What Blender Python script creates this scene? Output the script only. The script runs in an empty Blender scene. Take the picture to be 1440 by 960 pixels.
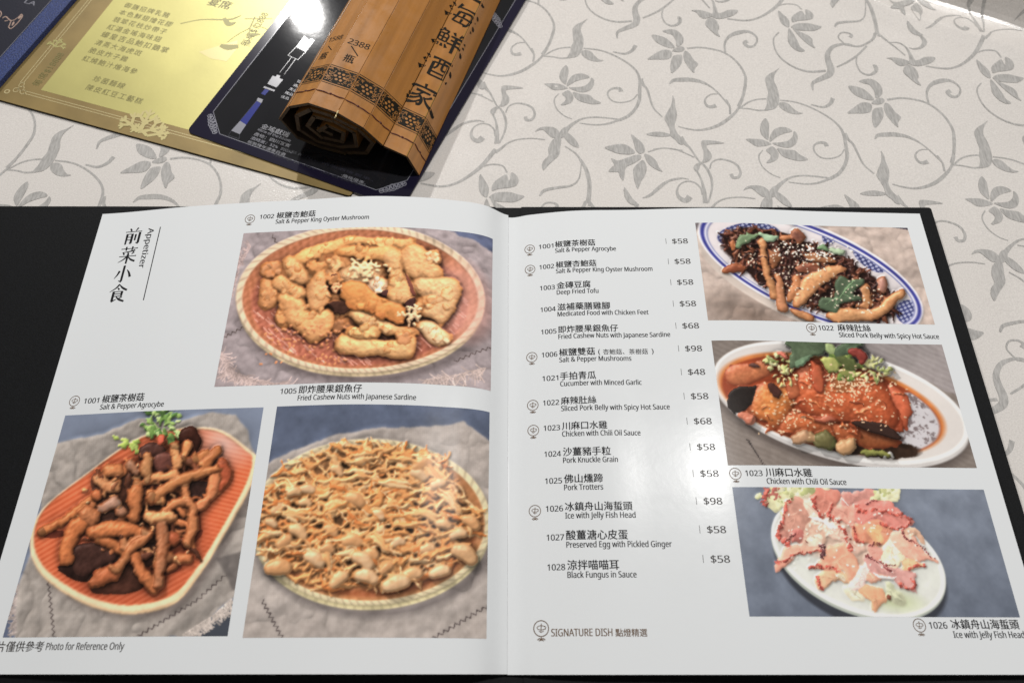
import bpy, math, random
import numpy as np
from mathutils import Matrix, Vector

# ------------------------------------------------------------------ camera, light, exposure
S = bpy.context.scene
COL = S.collection
MM = 0.001


def rad(a):
    return math.radians(a)


cam_d = bpy.data.cameras.new("camera")
cam = bpy.data.objects.new("camera", cam_d)
COL.objects.link(cam)
cam_d.sensor_width = 36.0
cam_d.lens = 24.947
cam_d.clip_start = 0.01
cam_d.clip_end = 100.0
_th, _ro, _ya = rad(25.19523), rad(0.330756), rad(-0.306668)
cam.matrix_world = (Matrix.Translation((0.0012529, 0.0, 0.3528719)) @ Matrix.Rotation(_ya, 4, 'Z')
                    @ Matrix.Rotation(_th, 4, 'X') @ Matrix.Rotation(_ro, 4, 'Z'))
cam_d.dof.use_dof = True
cam_d.dof.focus_distance = 0.385
cam_d.dof.aperture_fstop = 9.0
S.camera = cam

W = bpy.data.worlds.new("World")
S.world = W
W.use_nodes = True
_bg = W.node_tree.nodes["Background"]
_bg.inputs[0].default_value = (1.0, 0.985, 0.965, 1)
_bg.inputs[1].default_value = 0.16


def lamp(name, loc, aim, power, size, color, spread=180):
    l = bpy.data.lights.new(name, 'AREA')
    l.shape = 'DISK'
    l.size = size
    l.energy = power
    l.color = color
    l.spread = rad(spread)
    o = bpy.data.objects.new(name, l)
    COL.objects.link(o)
    o.location = loc
    o.rotation_euler = (Vector(aim) - Vector(loc)).to_track_quat('-Z', 'Y').to_euler()
    return o


# two lights of the dining room: a ceiling downlight almost overhead, a lower pendant beyond the table
lamp("ceiling_downlight", (0.41, 0.51, 1.60), (0.02, 0.15, 0), 16.4, 0.13, (1.0, 0.98, 0.955))
lamp("pendant_light", (-0.446, 1.312, 0.746), (-0.14, 0.42, 0), 8.6, 0.042, (1.0, 0.98, 0.955))

S.view_settings.view_transform = 'Standard'
S.view_settings.look = 'None'
S.view_settings.exposure = 0.0
S.view_settings.gamma = 1.0
S.view_settings.use_curve_mapping = False
try:
    S.cycles.use_denoising = True
    S.cycles.max_bounces = 6
except Exception:
    pass


# ------------------------------------------------------------------ helpers
def lin(r, g, b, k=1.0):
    out = []
    for c in (r, g, b):
        c = c / 255.0
        out.append(k * (c / 12.92 if c <= 0.04045 else ((c + 0.055) / 1.055) ** 2.4))
    return tuple(out)


def material(name, color, rough=0.5, metal=0.0, spec=0.5, coat=0.0, noise=None, bump=None, attr=None, fade=None):
    """noise = (scale, amount) varies the colour; bump = (scale, strength, distance)"""
    m = bpy.data.materials.new(name)
    m.use_nodes = True
    nt = m.node_tree
    b = nt.nodes["Principled BSDF"]
    b.inputs["Base Color"].default_value = (*color, 1)
    b.inputs["Roughness"].default_value = rough
    b.inputs["Metallic"].default_value = metal
    b.inputs["Specular IOR Level"].default_value = spec
    b.inputs["Coat Weight"].default_value = coat
    b.inputs["Coat Roughness"].default_value = 0.05
    tc = nt.nodes.new("ShaderNodeTexCoord")
    if attr:
        a = nt.nodes.new("ShaderNodeAttribute")
        a.attribute_name = attr
        nt.links.new(a.outputs["Color"], b.inputs["Base Color"])
    if noise:
        n = nt.nodes.new("ShaderNodeTexNoise")
        n.inputs["Scale"].default_value = noise[0]
        n.inputs["Detail"].default_value = 5
        if len(noise) > 2:
            mp = nt.nodes.new("ShaderNodeMapping")
            mp.inputs["Scale"].default_value = noise[2]
            nt.links.new(tc.outputs["Object"], mp.inputs[0])
            nt.links.new(mp.outputs[0], n.inputs["Vector"])
        else:
            nt.links.new(tc.outputs["Object"], n.inputs["Vector"])
        r = nt.nodes.new("ShaderNodeValToRGB")
        lo = [max(0, c * (1 - noise[1])) for c in color]
        hi = [min(1, c * (1 + noise[1])) for c in color]
        r.color_ramp.elements[0].position = 0.3
        r.color_ramp.elements[1].position = 0.7
        r.color_ramp.elements[0].color = (*lo, 1)
        r.color_ramp.elements[1].color = (*hi, 1)
        nt.links.new(n.outputs["Fac"], r.inputs[0])
        nt.links.new(r.outputs[0], b.inputs["Base Color"])
    if bump:
        n = nt.nodes.new("ShaderNodeTexNoise")
        n.inputs["Scale"].default_value = bump[0]
        n.inputs["Detail"].default_value = 4
        nt.links.new(tc.outputs["Object"], n.inputs["Vector"])
        bp = nt.nodes.new("ShaderNodeBump")
        bp.inputs["Strength"].default_value = bump[1]
        bp.inputs["Distance"].default_value = bump[2]
        nt.links.new(n.outputs["Fac"], bp.inputs["Height"])
        nt.links.new(bp.outputs[0], b.inputs["Normal"])
    return m


def mesh(name, verts, faces, mat, parent=None, mats=None, mi=None, smooth=False):
    me = bpy.data.meshes.new(name)
    me.from_pydata([tuple(v) for v in verts], [], [tuple(f) for f in faces])
    for m in (mats or [mat]):
        me.materials.append(m)
    if mi is not None:
        me.polygons.foreach_set("material_index", mi)
    if smooth:
        me.polygons.foreach_set("use_smooth", [True] * len(me.polygons))
    me.update()
    o = bpy.data.objects.new(name, me)
    COL.objects.link(o)
    if parent:
        o.parent = parent
    return o


def thing(name, label, cat, loc=(0, 0, 0), rotz=0.0):
    o = bpy.data.objects.new(name, None)
    o.empty_display_size = 0.02
    COL.objects.link(o)
    o.location = loc
    o.rotation_euler = (0, 0, rotz)
    o["label"] = label
    o["category"] = cat
    return o


class Geo:
    """gathers vertices and faces of ONE mesh"""
    def __init__(self):
        self.v, self.f, self.m = [], [], []

    def add(self, verts, faces, mi=0):
        k = len(self.v)
        self.v += [tuple(p) for p in verts]
        self.f += [tuple(i + k for i in f) for f in faces]
        self.m += [mi] * len(faces)

    def prism(self, outline, z0, z1, mi=0):
        n = len(outline)
        self.add([(x, y, z0) for x, y in outline] + [(x, y, z1) for x, y in outline],
                 [tuple(range(n - 1, -1, -1)), tuple(range(n, 2 * n))] +
                 [(i, (i + 1) % n, n + (i + 1) % n, n + i) for i in range(n)], mi)

    def build(self, name, mat, parent=None, mats=None, smooth=False):
        return mesh(name, self.v, self.f, mat, parent, mats, self.m if mats else None, smooth)


def rounded(x0, y0, x1, y1, r, n=6):
    out = []
    for cx, cy, a in ((x1 - r, y0 + r, -90), (x1 - r, y1 - r, 0), (x0 + r, y1 - r, 90), (x0 + r, y0 + r, 180)):
        for i in range(n + 1):
            t = rad(a + 90 * i / n)
            out.append((cx + r * math.cos(t), cy + r * math.sin(t)))
    return out


def catmull(pts, n=6, closed=False):
    """smooth curve through points of any dimension"""
    P = [np.array(p, float) for p in pts]
    m = len(P)
    if m < 3 and not closed:
        return [tuple(P[0] + (P[-1] - P[0]) * i / n) for i in range(n + 1)]
    out = []
    rng = range(m) if closed else range(m - 1)
    for i in rng:
        if closed:
            a, b, c, d = P[i - 1], P[i], P[(i + 1) % m], P[(i + 2) % m]
        else:
            b, c = P[i], P[i + 1]
            a = P[i - 1] if i else b * 2 - c
            d = P[i + 2] if i + 2 < m else c * 2 - b
        for k in range(n):
            t = k / n
            out.append(tuple(b + 0.5 * t * ((c - a) + t * (2 * a - 5 * b + 4 * c - d + t * (3 * (b - c) + d - a)))))
    if not closed:
        out.append(tuple(P[-1]))
    return out


def ribbon(pts):
    """flat strip from (x, y, width) samples -> 2D verts, faces"""
    n = len(pts)
    v, f = [], []
    for i in range(n):
        a = pts[max(0, i - 1)]
        b = pts[min(n - 1, i + 1)]
        dx, dy = b[0] - a[0], b[1] - a[1]
        l = math.hypot(dx, dy) or 1
        nx, ny = -dy / l, dx / l
        w = pts[i][2] / 2
        v += [(pts[i][0] + nx * w, pts[i][1] + ny * w), (pts[i][0] - nx * w, pts[i][1] - ny * w)]
    for i in range(n - 1):
        f.append((2 * i, 2 * i + 1, 2 * i + 3, 2 * i + 2))
    return v, f


def strokes2d(strokes, n=5, smooth=True):
    """strokes: lists of (x, y, w) -> merged 2D verts/faces"""
    V, F = [], []
    for j, s in enumerate(strokes):
        p = catmull(s, n) if smooth else s
        v, f = ribbon(p)
        k = len(V)
        V += [(x, y, 0.0035 * (j % 40)) for x, y in v]      # crossing strokes never share a plane
        F += [tuple(i + k for i in q) for q in f]
    return V, F


# ------------------------------------------------------------------ lettering
FONT = {"cjk": None, "latin": None}
try:
    import os
    _p = os.path.join(bpy.utils.system_resource('DATAFILES', path='fonts'), "NotoSansHebrew-Regular.woff2")
    if os.path.exists(_p):
        FONT["latin"] = bpy.data.fonts.load(_p)
except Exception:
    FONT["latin"] = None
_CAPH = {}


def glyphs(body, font="latin", bold=0.0, track=1.0):
    """2D outline mesh of a line of lettering, raw units: verts, faces, (xmin, xmax)"""
    c = bpy.data.curves.new("lettering", 'FONT')
    if FONT[font]:
        c.font = FONT[font]
    c.body = body
    c.size = 1.0
    c.offset = bold
    c.space_character = track
    c.resolution_u = 3
    o = bpy.data.objects.new("lettering", c)
    me = bpy.data.meshes.new_from_object(o)
    n = len(me.vertices)
    co = np.empty(n * 3)
    me.vertices.foreach_get("co", co)
    co = co.reshape(n, 3)[:, :2]
    fs = [tuple(p.vertices) for p in me.polygons]
    bpy.data.objects.remove(o)
    bpy.data.meshes.remove(me)
    bpy.data.curves.remove(c)
    return co, fs


def cap_height(font):
    if font not in _CAPH:
        co, _ = glyphs("H" if font == "latin" else "田", font)
        _CAPH[font] = co[:, 1].max() - co[:, 1].min()
    return _CAPH[font]


def line(body, x, y, height, width=None, font="latin", bold=0.0):
    """lettering with its left baseline at x, y (mm); height of a capital, optional total width"""
    co, fs = glyphs(body, font, bold)
    s = height / cap_height(font)
    sx = s
    if width:
        sx = width / (co[:, 0].max() - co[:, 0].min())
    y0 = 0.0
    if font == "cjk":
        y0 = co[:, 1].min()
    V = np.c_[x + (co[:, 0] - co[:, 0].min()) * sx, y + (co[:, 1] - y0) * s, np.zeros(len(co))]
    W2 = V + np.array([0.05 * height, 0.0, 0.004])
    n = len(co)
    return V.tolist() + W2.tolist(), list(fs) + [tuple(i + n for i in f) for f in fs]


def hanzi(body, x, y, width, bold=0.035, squash=1.0):
    """line of square characters with a given width"""
    co, fs = glyphs(body, "cjk")
    s = width / (co[:, 0].max() - co[:, 0].min())
    V = np.c_[x + (co[:, 0] - co[:, 0].min()) * s, y + (co[:, 1] - co[:, 1].min()) * s * squash, np.zeros(len(co))]
    W2 = V + np.array([bold * s, bold * s * 0.5, 0.004])       # second pass of the same ink makes the strokes heavier
    n = len(co)
    return V.tolist() + W2.tolist(), list(fs) + [tuple(i + n for i in f) for f in fs]


def turn(V, cx, cy, deg):
    a = rad(deg)
    c, s = math.cos(a), math.sin(a)
    return [(cx + (p[0] - cx) * c - (p[1] - cy) * s, cy + (p[0] - cx) * s + (p[1] - cy) * c, *p[2:]) for p in V]


# ------------------------------------------------------------------ materials
M = {}
M["paper"] = material("coated_paper", (0.78, 0.80, 0.812), rough=0.17, spec=0.065, bump=(260, 0.05, 0.0004))
M["ink"] = material("black_ink", (0.022, 0.022, 0.024), rough=0.32, spec=0.03)
M["grey_ink"] = material("grey_ink", (0.075, 0.07, 0.068), rough=0.32, spec=0.03)
M["brown_ink"] = material("brown_ink", (0.17, 0.115, 0.08), rough=0.32, spec=0.03)
M["print"] = material("printed_picture", (0.5, 0.5, 0.5), rough=0.22, spec=0.035, attr="Ink", bump=(260, 0.05, 0.0004))
M["cover"] = material("black_book_cloth", (0.0038, 0.0042, 0.0050), rough=0.66, spec=0.2, noise=(900, 0.4), bump=(1600, 0.3, 0.0005))
M["cloth"] = material("cream_satin_cloth", (0.74, 0.70, 0.66), rough=0.23, spec=1.0, noise=(1100, 0.09), bump=(1500, 0.28, 0.0004))
M["vine"] = material("grey_satin_weave", (0.455, 0.44, 0.42), rough=0.25, spec=1.0, noise=(900, 0.20, (1, 0.22, 1)), bump=(1500, 0.25, 0.0004))
M["gold"] = material("antique_gold_card", (0.29, 0.205, 0.075), rough=0.5, metal=0.25, noise=(35, 0.18), bump=(400, 0.05, 0.0004))
M["foil"] = material("pale_gold_panel", (0.57, 0.52, 0.19), rough=0.45, metal=0.35, noise=(11, 0.15), bump=(400, 0.05, 0.0004))
M["gold_line"] = material("light_gold_line", (0.66, 0.56, 0.30), rough=0.4, metal=0.3)
M["leaf_gold"] = material("pale_leaf_print", (0.60, 0.52, 0.24), rough=0.42, metal=0.3)
M["olive_ink"] = material("olive_ink", (0.19, 0.165, 0.05), rough=0.5)
M["faint_ink"] = material("faint_olive_ink", (0.42, 0.38, 0.14), rough=0.5)
M["lacquer"] = material("black_laminated_card", (0.016, 0.016, 0.019), rough=0.05, spec=0.7, noise=(8, 0.5), bump=(30, 0.04, 0.002))
M["navy_edge"] = material("navy_card_border", (0.012, 0.010, 0.026), rough=0.14, spec=0.5)
M["silver_ink"] = material("silver_ink", (0.25, 0.25, 0.29), rough=0.25)
M["white_ink"] = material("white_ink", (0.28, 0.28, 0.31), rough=0.25)
M["bottle_blue"] = material("bottle_blue_ink", (0.035, 0.045, 0.24), rough=0.15)
M["dim_ink"] = material("dim_grey_ink", (0.035, 0.035, 0.048), rough=0.2)
M["navy"] = material("navy_cover_field", (0.012, 0.013, 0.024), rough=0.5, spec=0.3, bump=(900, 0.2, 0.0005))
M["navy_band"] = material("navy_textured_band", (0.024, 0.042, 0.145), rough=0.55, spec=0.4, noise=(1100, 0.75), bump=(1100, 0.6, 0.0008))
M["rose_gold"] = material("rose_gold_foil", (0.62, 0.44, 0.36), rough=0.35, metal=0.5)
M["bamboo"] = material("bamboo_slip", (0.40, 0.172, 0.040), rough=0.33, spec=0.45, noise=(14, 0.16, (14, 0.7, 14)), bump=(500, 0.08, 0.0004))
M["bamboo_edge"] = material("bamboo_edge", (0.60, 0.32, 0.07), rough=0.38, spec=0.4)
M["bamboo_end_shaded"] = material("bamboo_end_shaded", (0.075, 0.042, 0.016), rough=0.6, noise=(300, 0.3))  # the unlit end of the roll: its shade is put into this dark colour
M["scroll_ink"] = material("scroll_ink", (0.010, 0.008, 0.005), rough=0.6, spec=0.15)
M["band_ink"] = material("band_ink", (0.014, 0.011, 0.006), rough=0.6, spec=0.15)
M["bamboo_back_shaded"] = material("bamboo_back_shaded", (0.035, 0.019, 0.008), rough=0.7, noise=(300, 0.3))  # slip backs darkened: shade inside the roll is painted into the colour
M["cord"] = material("dark_red_cord", (0.085, 0.014, 0.010), rough=0.6)


def patchy_gloss(m, scale, lo, hi):
    """handled surfaces: the gloss varies in patches"""
    nt = m.node_tree
    b = nt.nodes["Principled BSDF"]
    tc = nt.nodes.new("ShaderNodeTexCoord")
    n = nt.nodes.new("ShaderNodeTexNoise")
    n.inputs["Scale"].default_value = scale
    n.inputs["Detail"].default_value = 6
    n.inputs["Roughness"].default_value = 0.65
    r = nt.nodes.new("ShaderNodeMapRange")
    r.inputs[1].default_value, r.inputs[2].default_value = 0.35, 0.65
    r.inputs[3].default_value, r.inputs[4].default_value = lo, hi
    nt.links.new(tc.outputs["Object"], n.inputs["Vector"])
    nt.links.new(n.outputs["Fac"], r.inputs[0])
    nt.links.new(r.outputs[0], b.inputs["Roughness"])


patchy_gloss(M["paper"], 70, 0.14, 0.20)
patchy_gloss(M["bamboo"], 80, 0.26, 0.46)

# traced units of the woven cloth pattern (mm): outlines of leaves, centre lines of stems (x, y, width)
LEAVES = [
[(308.7,323.4),(305,318.2),(303.4,312.5),(304.6,305.8),(304.5,298),(302.9,291.5),(299.7,287.1),(295.9,285.8),(293.2,286.2),(295.3,291.4),(295.9,295.8),(297.8,301.3),(297.7,308),(298,314.2),(301,318.2),(304.7,320.3)],
[(303.2,292),(306.2,293.1),(309.6,291.5),(311.9,287.7),(314.8,284.5),(317.6,283.7),(314.3,282.6),(309.7,283.1),(305.7,285.5),(303.2,288.7)],
[(165.7,324.2),(166.8,319.6),(165.6,312.2),(164.3,306.6),(162,308.8),(160.4,312.8),(161.3,318.5),(163.7,323.1)],
[(150.4,307.4),(155.7,307.5),(160.8,306.6),(165.2,303.8),(165,302.7),(160.9,301.6),(156.1,301.6),(153,304.4)],
[(164.9,304.9),(166.2,310),(169.6,315.1),(174.8,317),(179,315.7),(180.4,313.4),(175.7,311.7),(170.9,309.4),(166.9,306.1)],
[(181.7,313.4),(183.4,311.1),(182.8,306.6),(180.3,302.2),(175.5,300),(170.5,301.1),(166.3,303.8),(171,304.2),(176.4,305.5),(180.2,309.4)],
[(168.7,299.7),(173.6,298.6),(179.5,297.8),(182.4,294.5),(186.9,291.2),(181.6,289.9),(175.8,291.2),(171,293.9)],
[(166.1,301.1),(168.3,298.3),(169,294.5),(167.1,290.7),(162.4,288.5),(160.6,289),(163.1,291.7),(164,294.5),(161.7,298),(163.8,300.2)],
[(106.4,403.5),(111.3,405.2),(116.1,404.4),(119.9,399.5),(119.9,393.6),(116.5,389.7),(114.7,390.3),(114.9,394.9),(112.8,400.2),(109.6,401.5)],
[(98.5,399.5),(103.7,399.1),(109.1,396.2),(113.7,389),(110.3,388.1),(104.8,390.3),(100.8,393.6)],
[(93.8,377),(98.3,381.3),(104.4,385.8),(109.1,386),(111.3,383.9),(109.9,379.4),(106.4,377.4),(99.8,377)],
[(115.7,381.9),(117.8,381.3),(117.2,375.6),(114.6,370.5),(109.4,364.9),(108.7,369.2),(109.7,375.5),(111.8,380.7)],
[(120.3,385.6),(123,383.9),(125.2,378.1),(128,373.7),(125.1,369.3),(124.2,365.3),(121.1,370.5),(118.9,376.8),(118.7,381.9)],
[(111.4,385.5),(114.5,388.4),(118.4,389.7),(120.3,387.8),(118.4,385.2),(114.6,384.5)],
[(234.6,299),(235.6,295.7),(235.4,290.2),(235.9,283.8),(234.9,278.5),(233.4,274.2),(233.7,270),(234.7,266.9),(236.5,263.8),(237.3,258.2),(234.6,258.5),(232.6,261.8),(230,264.9),(229.9,270),(228.5,275.3),(227.4,279.5),(229.7,284.8),(232.6,290.2),(234.1,295.7)],
[(214.6,265.9),(219.6,267.7),(224.7,267.9),(230.3,266.1),(230,264.9),(224.8,264.1),(218.9,264.3),(216,264.8)],
[(136.4,304.3),(131.8,306),(125.7,306.9),(122.6,306.5),(121.8,303.2),(122.5,297.7),(121.8,292.2),(120.7,289.5),(123.7,289.5),(126.6,292.2),(127.2,296),(125,301),(125.7,303.2),(130.6,303.8)],
[(119.8,289.5),(116.6,287.9),(114.8,285.2),(116,282.5),(117.9,283.6),(119.2,286.8),(121,288.7)],
[(315.8,376.1),(318.5,372.3),(321.4,366),(320.4,359.2),(317.2,361),(315.3,366)],
[(-10.1,267.5),(-9.4,272.7),(-6,276.4),(-1.3,279.3),(-0,274.9),(1,276.4),(1.7,281),(5.1,278.6),(6.1,274.9),(4.6,271.2),(-0,269.6),(-5.9,268.8)],
[(321.9,359.6),(325.9,362.3),(333.5,362.9),(339.4,361.1),(343.1,359.6),(337.8,355.8),(332.2,355.5),(325.9,356.1),(322.8,358)],
[(322.5,358.6),(326.5,354.9),(331.8,351.3),(334.4,347.6),(334,343.4),(335.2,339.8),(332.9,341),(329.1,345.2),(325.4,351.2)],
[(320,358),(322,353.7),(324,346.4),(325.1,341),(327.7,337.5),(323.9,336.9),(320.2,339.8),(317.7,345.2),(318.3,351.2)],
[(16.8,314),(19.4,316.7),(23.8,317.6),(29.1,316.7),(32.1,313.7),(32,309.5),(28,309.1),(25,311.9),(22,315.3),(18.9,314.8)],
[(37.1,317.1),(38.4,315.9),(37.4,312.5),(35.1,309.5),(32.2,308.4),(32.1,312),(34.4,315.9)],
[(37.4,312.5),(41.2,309.2),(44.1,304.1),(44,301.4),(40.1,303),(36.7,306.9),(35.1,310.3)],
[(33.3,308.6),(32.6,301.9),(31.6,295.8),(27.6,290.9),(24.9,287.7),(21.6,283.4),(20.8,287.7),(22.4,292),(25.1,295.3),(25,300.8),(27.1,306.3),(30.2,309.1)],
[(255.2,377.2),(260.9,377.5),(266.2,375.9),(269.8,373.4),(268.9,371.5),(263.7,369.6),(260.5,371.5),(258.5,375.3)],
[(270.8,375.9),(275.2,374.7),(281.6,377.9),(288,377.3),(284.6,372.8),(278.8,370.3),(273.9,369.4),(270.4,370.3),(268.8,372.1)],
[(268.6,370.3),(272,367.1),(272.8,360.9),(271.4,357.2),(272.6,352.6),(269.5,354.8),(266,359.7),(263.5,364.6),(265.5,369)],
[(77.8,310.9),(81.5,307.6),(85.1,303.1),(85.6,298.1),(82.4,295.9),(80,298.7),(79.1,304.2)],
[(60.5,300.8),(65.4,302.5),(71.6,303.3),(75.8,301.4),(79.4,297),(75.4,295.4),(69.4,295.9),(64.3,298.1)],
[(82.7,294.8),(82.5,292.1),(78.4,288.9),(73,285.6),(71.8,280.3),(70.6,275.5),(68.7,278.7),(68,281.9),(62.1,282.4),(64,285.6),(65.8,287.8),(64.1,292.6),(68.2,290.8),(73.5,292.6),(78.8,294.8)],
[(84.2,291),(85.9,285.6),(84.1,279.2),(81.6,275),(79.1,269.3),(77.7,274),(77.3,279.2),(77.6,284.6),(81,288.9)],
[(85.4,295.9),(89.2,294.3),(92.3,290.5),(93.6,285.7),(95.5,282.4),(91,284.6),(87.4,288.3),(85.6,292.7)],
[(70.9,270.3),(72.6,267.7),(75.5,261.5),(79,256.9),(73.6,257.9),(70.6,263.5)]]
STEMS = [
[(276.9,287.3,1.18),(283,292.5,1.19),(289,295.2,1.19),(295.7,296,1.19)],
[(276.9,287.6,0.98),(283.2,286.9,1.11),(288.9,285.5,1.24),(295.1,286,1.37)],
[(177.7,340.7,1.15),(186.6,339.5,1.21),(194.2,336.6,1.27),(202.3,331.3,1.37),(209.1,324.9,1.51),(213.1,318,1.72),(213.8,310.1,1.97),(213.1,302.3,2.28),(212.2,294.5,2.29),(209.1,286.9,2.16),(204,280.5,2.21),(198.1,276.8,2.3)],
[(70.8,383.4,1.1),(78.6,381.6,1.76),(84,384.7,2.42),(86.7,389.6,2.88)],
[(199.1,277.1,1.34),(190.8,278.4,1.18),(182.3,279.1,1.15),(175.3,278.1,1.24),(170.7,275.7,1.72),(165.7,271.5,2.59),(162.3,267.3,3.2)],
[(201,278.4,1.73),(191.7,274.2,1.43),(184.6,272.9,1.14),(177.9,273.3,0.95),(172.1,274.3,0.76)],
[(214.8,313.5,2.62),(215.9,308.1,2.12),(218.2,303.9,1.71),(219.5,295.7,1.46),(221.3,287.5,1.21),(226.2,280.6,0.97)],
[(211.4,299.5,0.89),(207.6,294.5,0.88),(201.1,292.1,0.93),(195.1,292.9,1.03),(192,297.2,1.18),(192.4,301.7,1.19),(196,304.4,1.79),(199.9,304.2,2.54),(200.7,301.7,2.97)],
[(159.6,298.3,0.79),(156.8,294.4,0.82),(156.6,290.1,0.86),(158.4,284.7,0.83),(162.8,279.9,0.75),(167.5,277.5,0.67)],
[(122,388.1,1.55),(129.7,389.1,1.43),(137.1,388.2,1.33),(145.3,385.2,1.33),(151.2,380.1,1.37),(155.8,372.5,1.48),(158.2,363.1,1.72),(157,354.5,2.06),(153.7,343.6,1.91),(149.3,335.2,1.66)],
[(153.3,341.2,1.46),(148.4,331.8,1.62),(143.2,325.9,2.22),(136.2,320.1,2.43),(128.7,316.7,1.99),(121.4,315.5,1.35),(114.5,316.7,1.15),(108.9,318.7,0.81)],
[(147.7,384.3,1.33),(148.3,392.4,1.5),(152.2,398.7,2.48),(158.9,401.9,3.64),(165.6,402.3,2.22),(169.8,398.3,1.47),(170.3,393.7,1.26),(167.5,389.2,1.72),(163.7,388.8,2.18),(161.5,392.2,2.59),(163.9,393.7,2.91)],
[(106.6,355,0.64),(109.7,358.3,2.65),(115.3,359.1,3.75),(121.7,359.1,3.56),(128.8,356.9,2.37),(134.7,352,1.21),(139.3,344.8,1.08),(143.9,335.2,1.24)],
[(142.4,341.2,1.04),(143.9,335.3,1.24),(143.3,328.2,1.43)],
[(264.6,300.5,0.8),(259.7,299.9,0.96),(255.6,295.7,1.23),(255.7,290.8,1.77),(258.3,289,2.51),(262,290.1,3.14)],
[(109.4,309.9,3.39),(111.9,304.3,2.37),(114.5,300.7,1.38),(118,292.2,1.17),(119.4,289.5,0.97)],
[(91.3,299.8,0.88),(98.9,300.9,0.89),(106.5,299.3,0.88),(112.3,296,0.88),(116.3,293.3,0.88)],
[(87.7,297.6,0.88),(97.6,300.9,0.89),(109.6,299,0.88)],
[(116.5,283.3,1.34),(118.7,276.1,1.33),(119.5,267.8,2.25),(119.2,258.5,3.15)],
[(120.6,288.7,1.16),(123.4,283.6,1.73),(125.1,276.1,1.62),(124.1,267.8,1.27),(121,259,1.11)],
[(124.8,284.1,0.96),(126.7,289,0.97),(130.8,291.5,1.07),(136,291.1,1.31),(141.6,287.9,1.45),(143.6,282.5,1.59),(142,278.1,1.81),(138.5,277.7,2.12),(137.6,280.4,2.49)],
[(118.3,264.7,1.31),(117.6,269.8,1.18),(114.2,274,1.04),(109.2,274.8,0.95),(104.7,271.9,0.94),(102.9,266.7,1.64),(104.1,262.4,2.6),(107.6,260.5,3.52),(110.4,263.4,4.1)],
[(111.1,276.4,0.76),(106.1,277.4,0.83),(100,276.1,1),(94.6,272.9,1.32),(89,267.2,1.87)],
[(107.4,277.2,0.76),(98.7,275,1.18),(91.3,268.8,1.78),(85.8,264.1,1.82),(81.5,262.3,0.56)],
[(23.2,307.7,0.79),(14.8,308.8,0.87),(6,308,0.95),(-0.1,305.2,1.22),(-4.4,300.7,1.69),(-8.3,296.9,2.14)],
[(325.4,396.1,2.97),(316.7,382.4,2.55),(306.5,372.9,1.9),(298.8,368.5,1.54),(291.1,367.2,1.45),(279.5,369.4,1.1)],
[(317.1,382.2,1.01),(323.6,383.8,1.01),(329.9,382.5,1.01),(332.6,377.4,1)],
[(185.9,400.4,0.91),(181.7,395.1,0.96),(181,387.3,1.02),(183,379.6,1.07),(187.6,373.2,1.16),(194.2,368.2,1.27),(202.1,365.7,1.49),(212.5,366.4,1.74)],
[(201.2,350,0.85),(202,355.8,2.18),(207.5,359.5,3.36),(214.2,363.3,4.39),(216.1,368.2,4.78),(215.4,374.5,4.24),(216.1,380.9,3.32),(221.2,387.4,2.6),(230.2,390,1.54),(235.6,388.4,1.34)],
[(229.5,389.3,1.34),(238.7,388.1,1.46),(246.2,392,1.58),(251,396.6,1.93),(253.6,401.9,2.28)],
[(228.8,390.6,0.9),(226.2,395.9,0.97),(228.9,400.5,1.09),(233.7,400.9,1.3),(236.2,398.9,1.82),(234.6,396.5,2.49)],
[(220.4,369.5,1.09),(228.3,373.9,1.39),(236,379.7,1.48),(244.5,388.7,1.35)],
[(235.3,378.4,0.99),(234,372.1,0.99),(235.8,365.2,1.16),(240.8,362.7,1.52),(245.6,365.6,2.39),(246.2,369.6,2.84),(244.7,369.8,2.84)],
[(251.4,434.7,1.66),(254.5,426.3,1.65),(256,415.3,1.97),(255.3,405.2,2.29),(254.1,401.2,2.28)],
[(254.8,403.2,2.06),(259.3,395.3,1.58),(264.1,387.5,1.2),(268.4,379.5,0.89)],
[(252.3,431.9,0.71),(250.1,419.4,0.89),(245.1,413.9,1.34),(237,412.3,1.89),(228.8,410.1,2.07),(225.6,406.1,1.14)],
[(35.7,302.5,0.79),(41.6,297.5,1.07),(45.7,291,1.35),(48.8,283.4,1.53),(50.1,273.9,1.7),(49.7,265.6,1.59),(48.6,256.4,1.47)],
[(261.5,392.7,0.9),(267.2,392.4,1.07),(270.9,388.1,1.35),(271.9,381.1,2.11),(271.9,374.7,3.75)],
[(277.2,410.6,0.93),(279.4,403.9,1.07),(283.9,398.6,1.9),(285.1,392.7,3.39),(281.2,387.5,2.17),(276.1,386,1.34),(273.1,387.2,0.9)]]

# ------------------------------------------------------------------ the tablecloth
EDGE_P = np.array([291.5, 438.4])            # a fold of slack cloth rises here (mm)
EDGE_N = np.array([0.4726, 0.8813])
CELL_A = np.array([126.8, -45.85])            # repeat of the woven pattern (mm)
CELL_B = np.array([79.87, 188.14])


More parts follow.
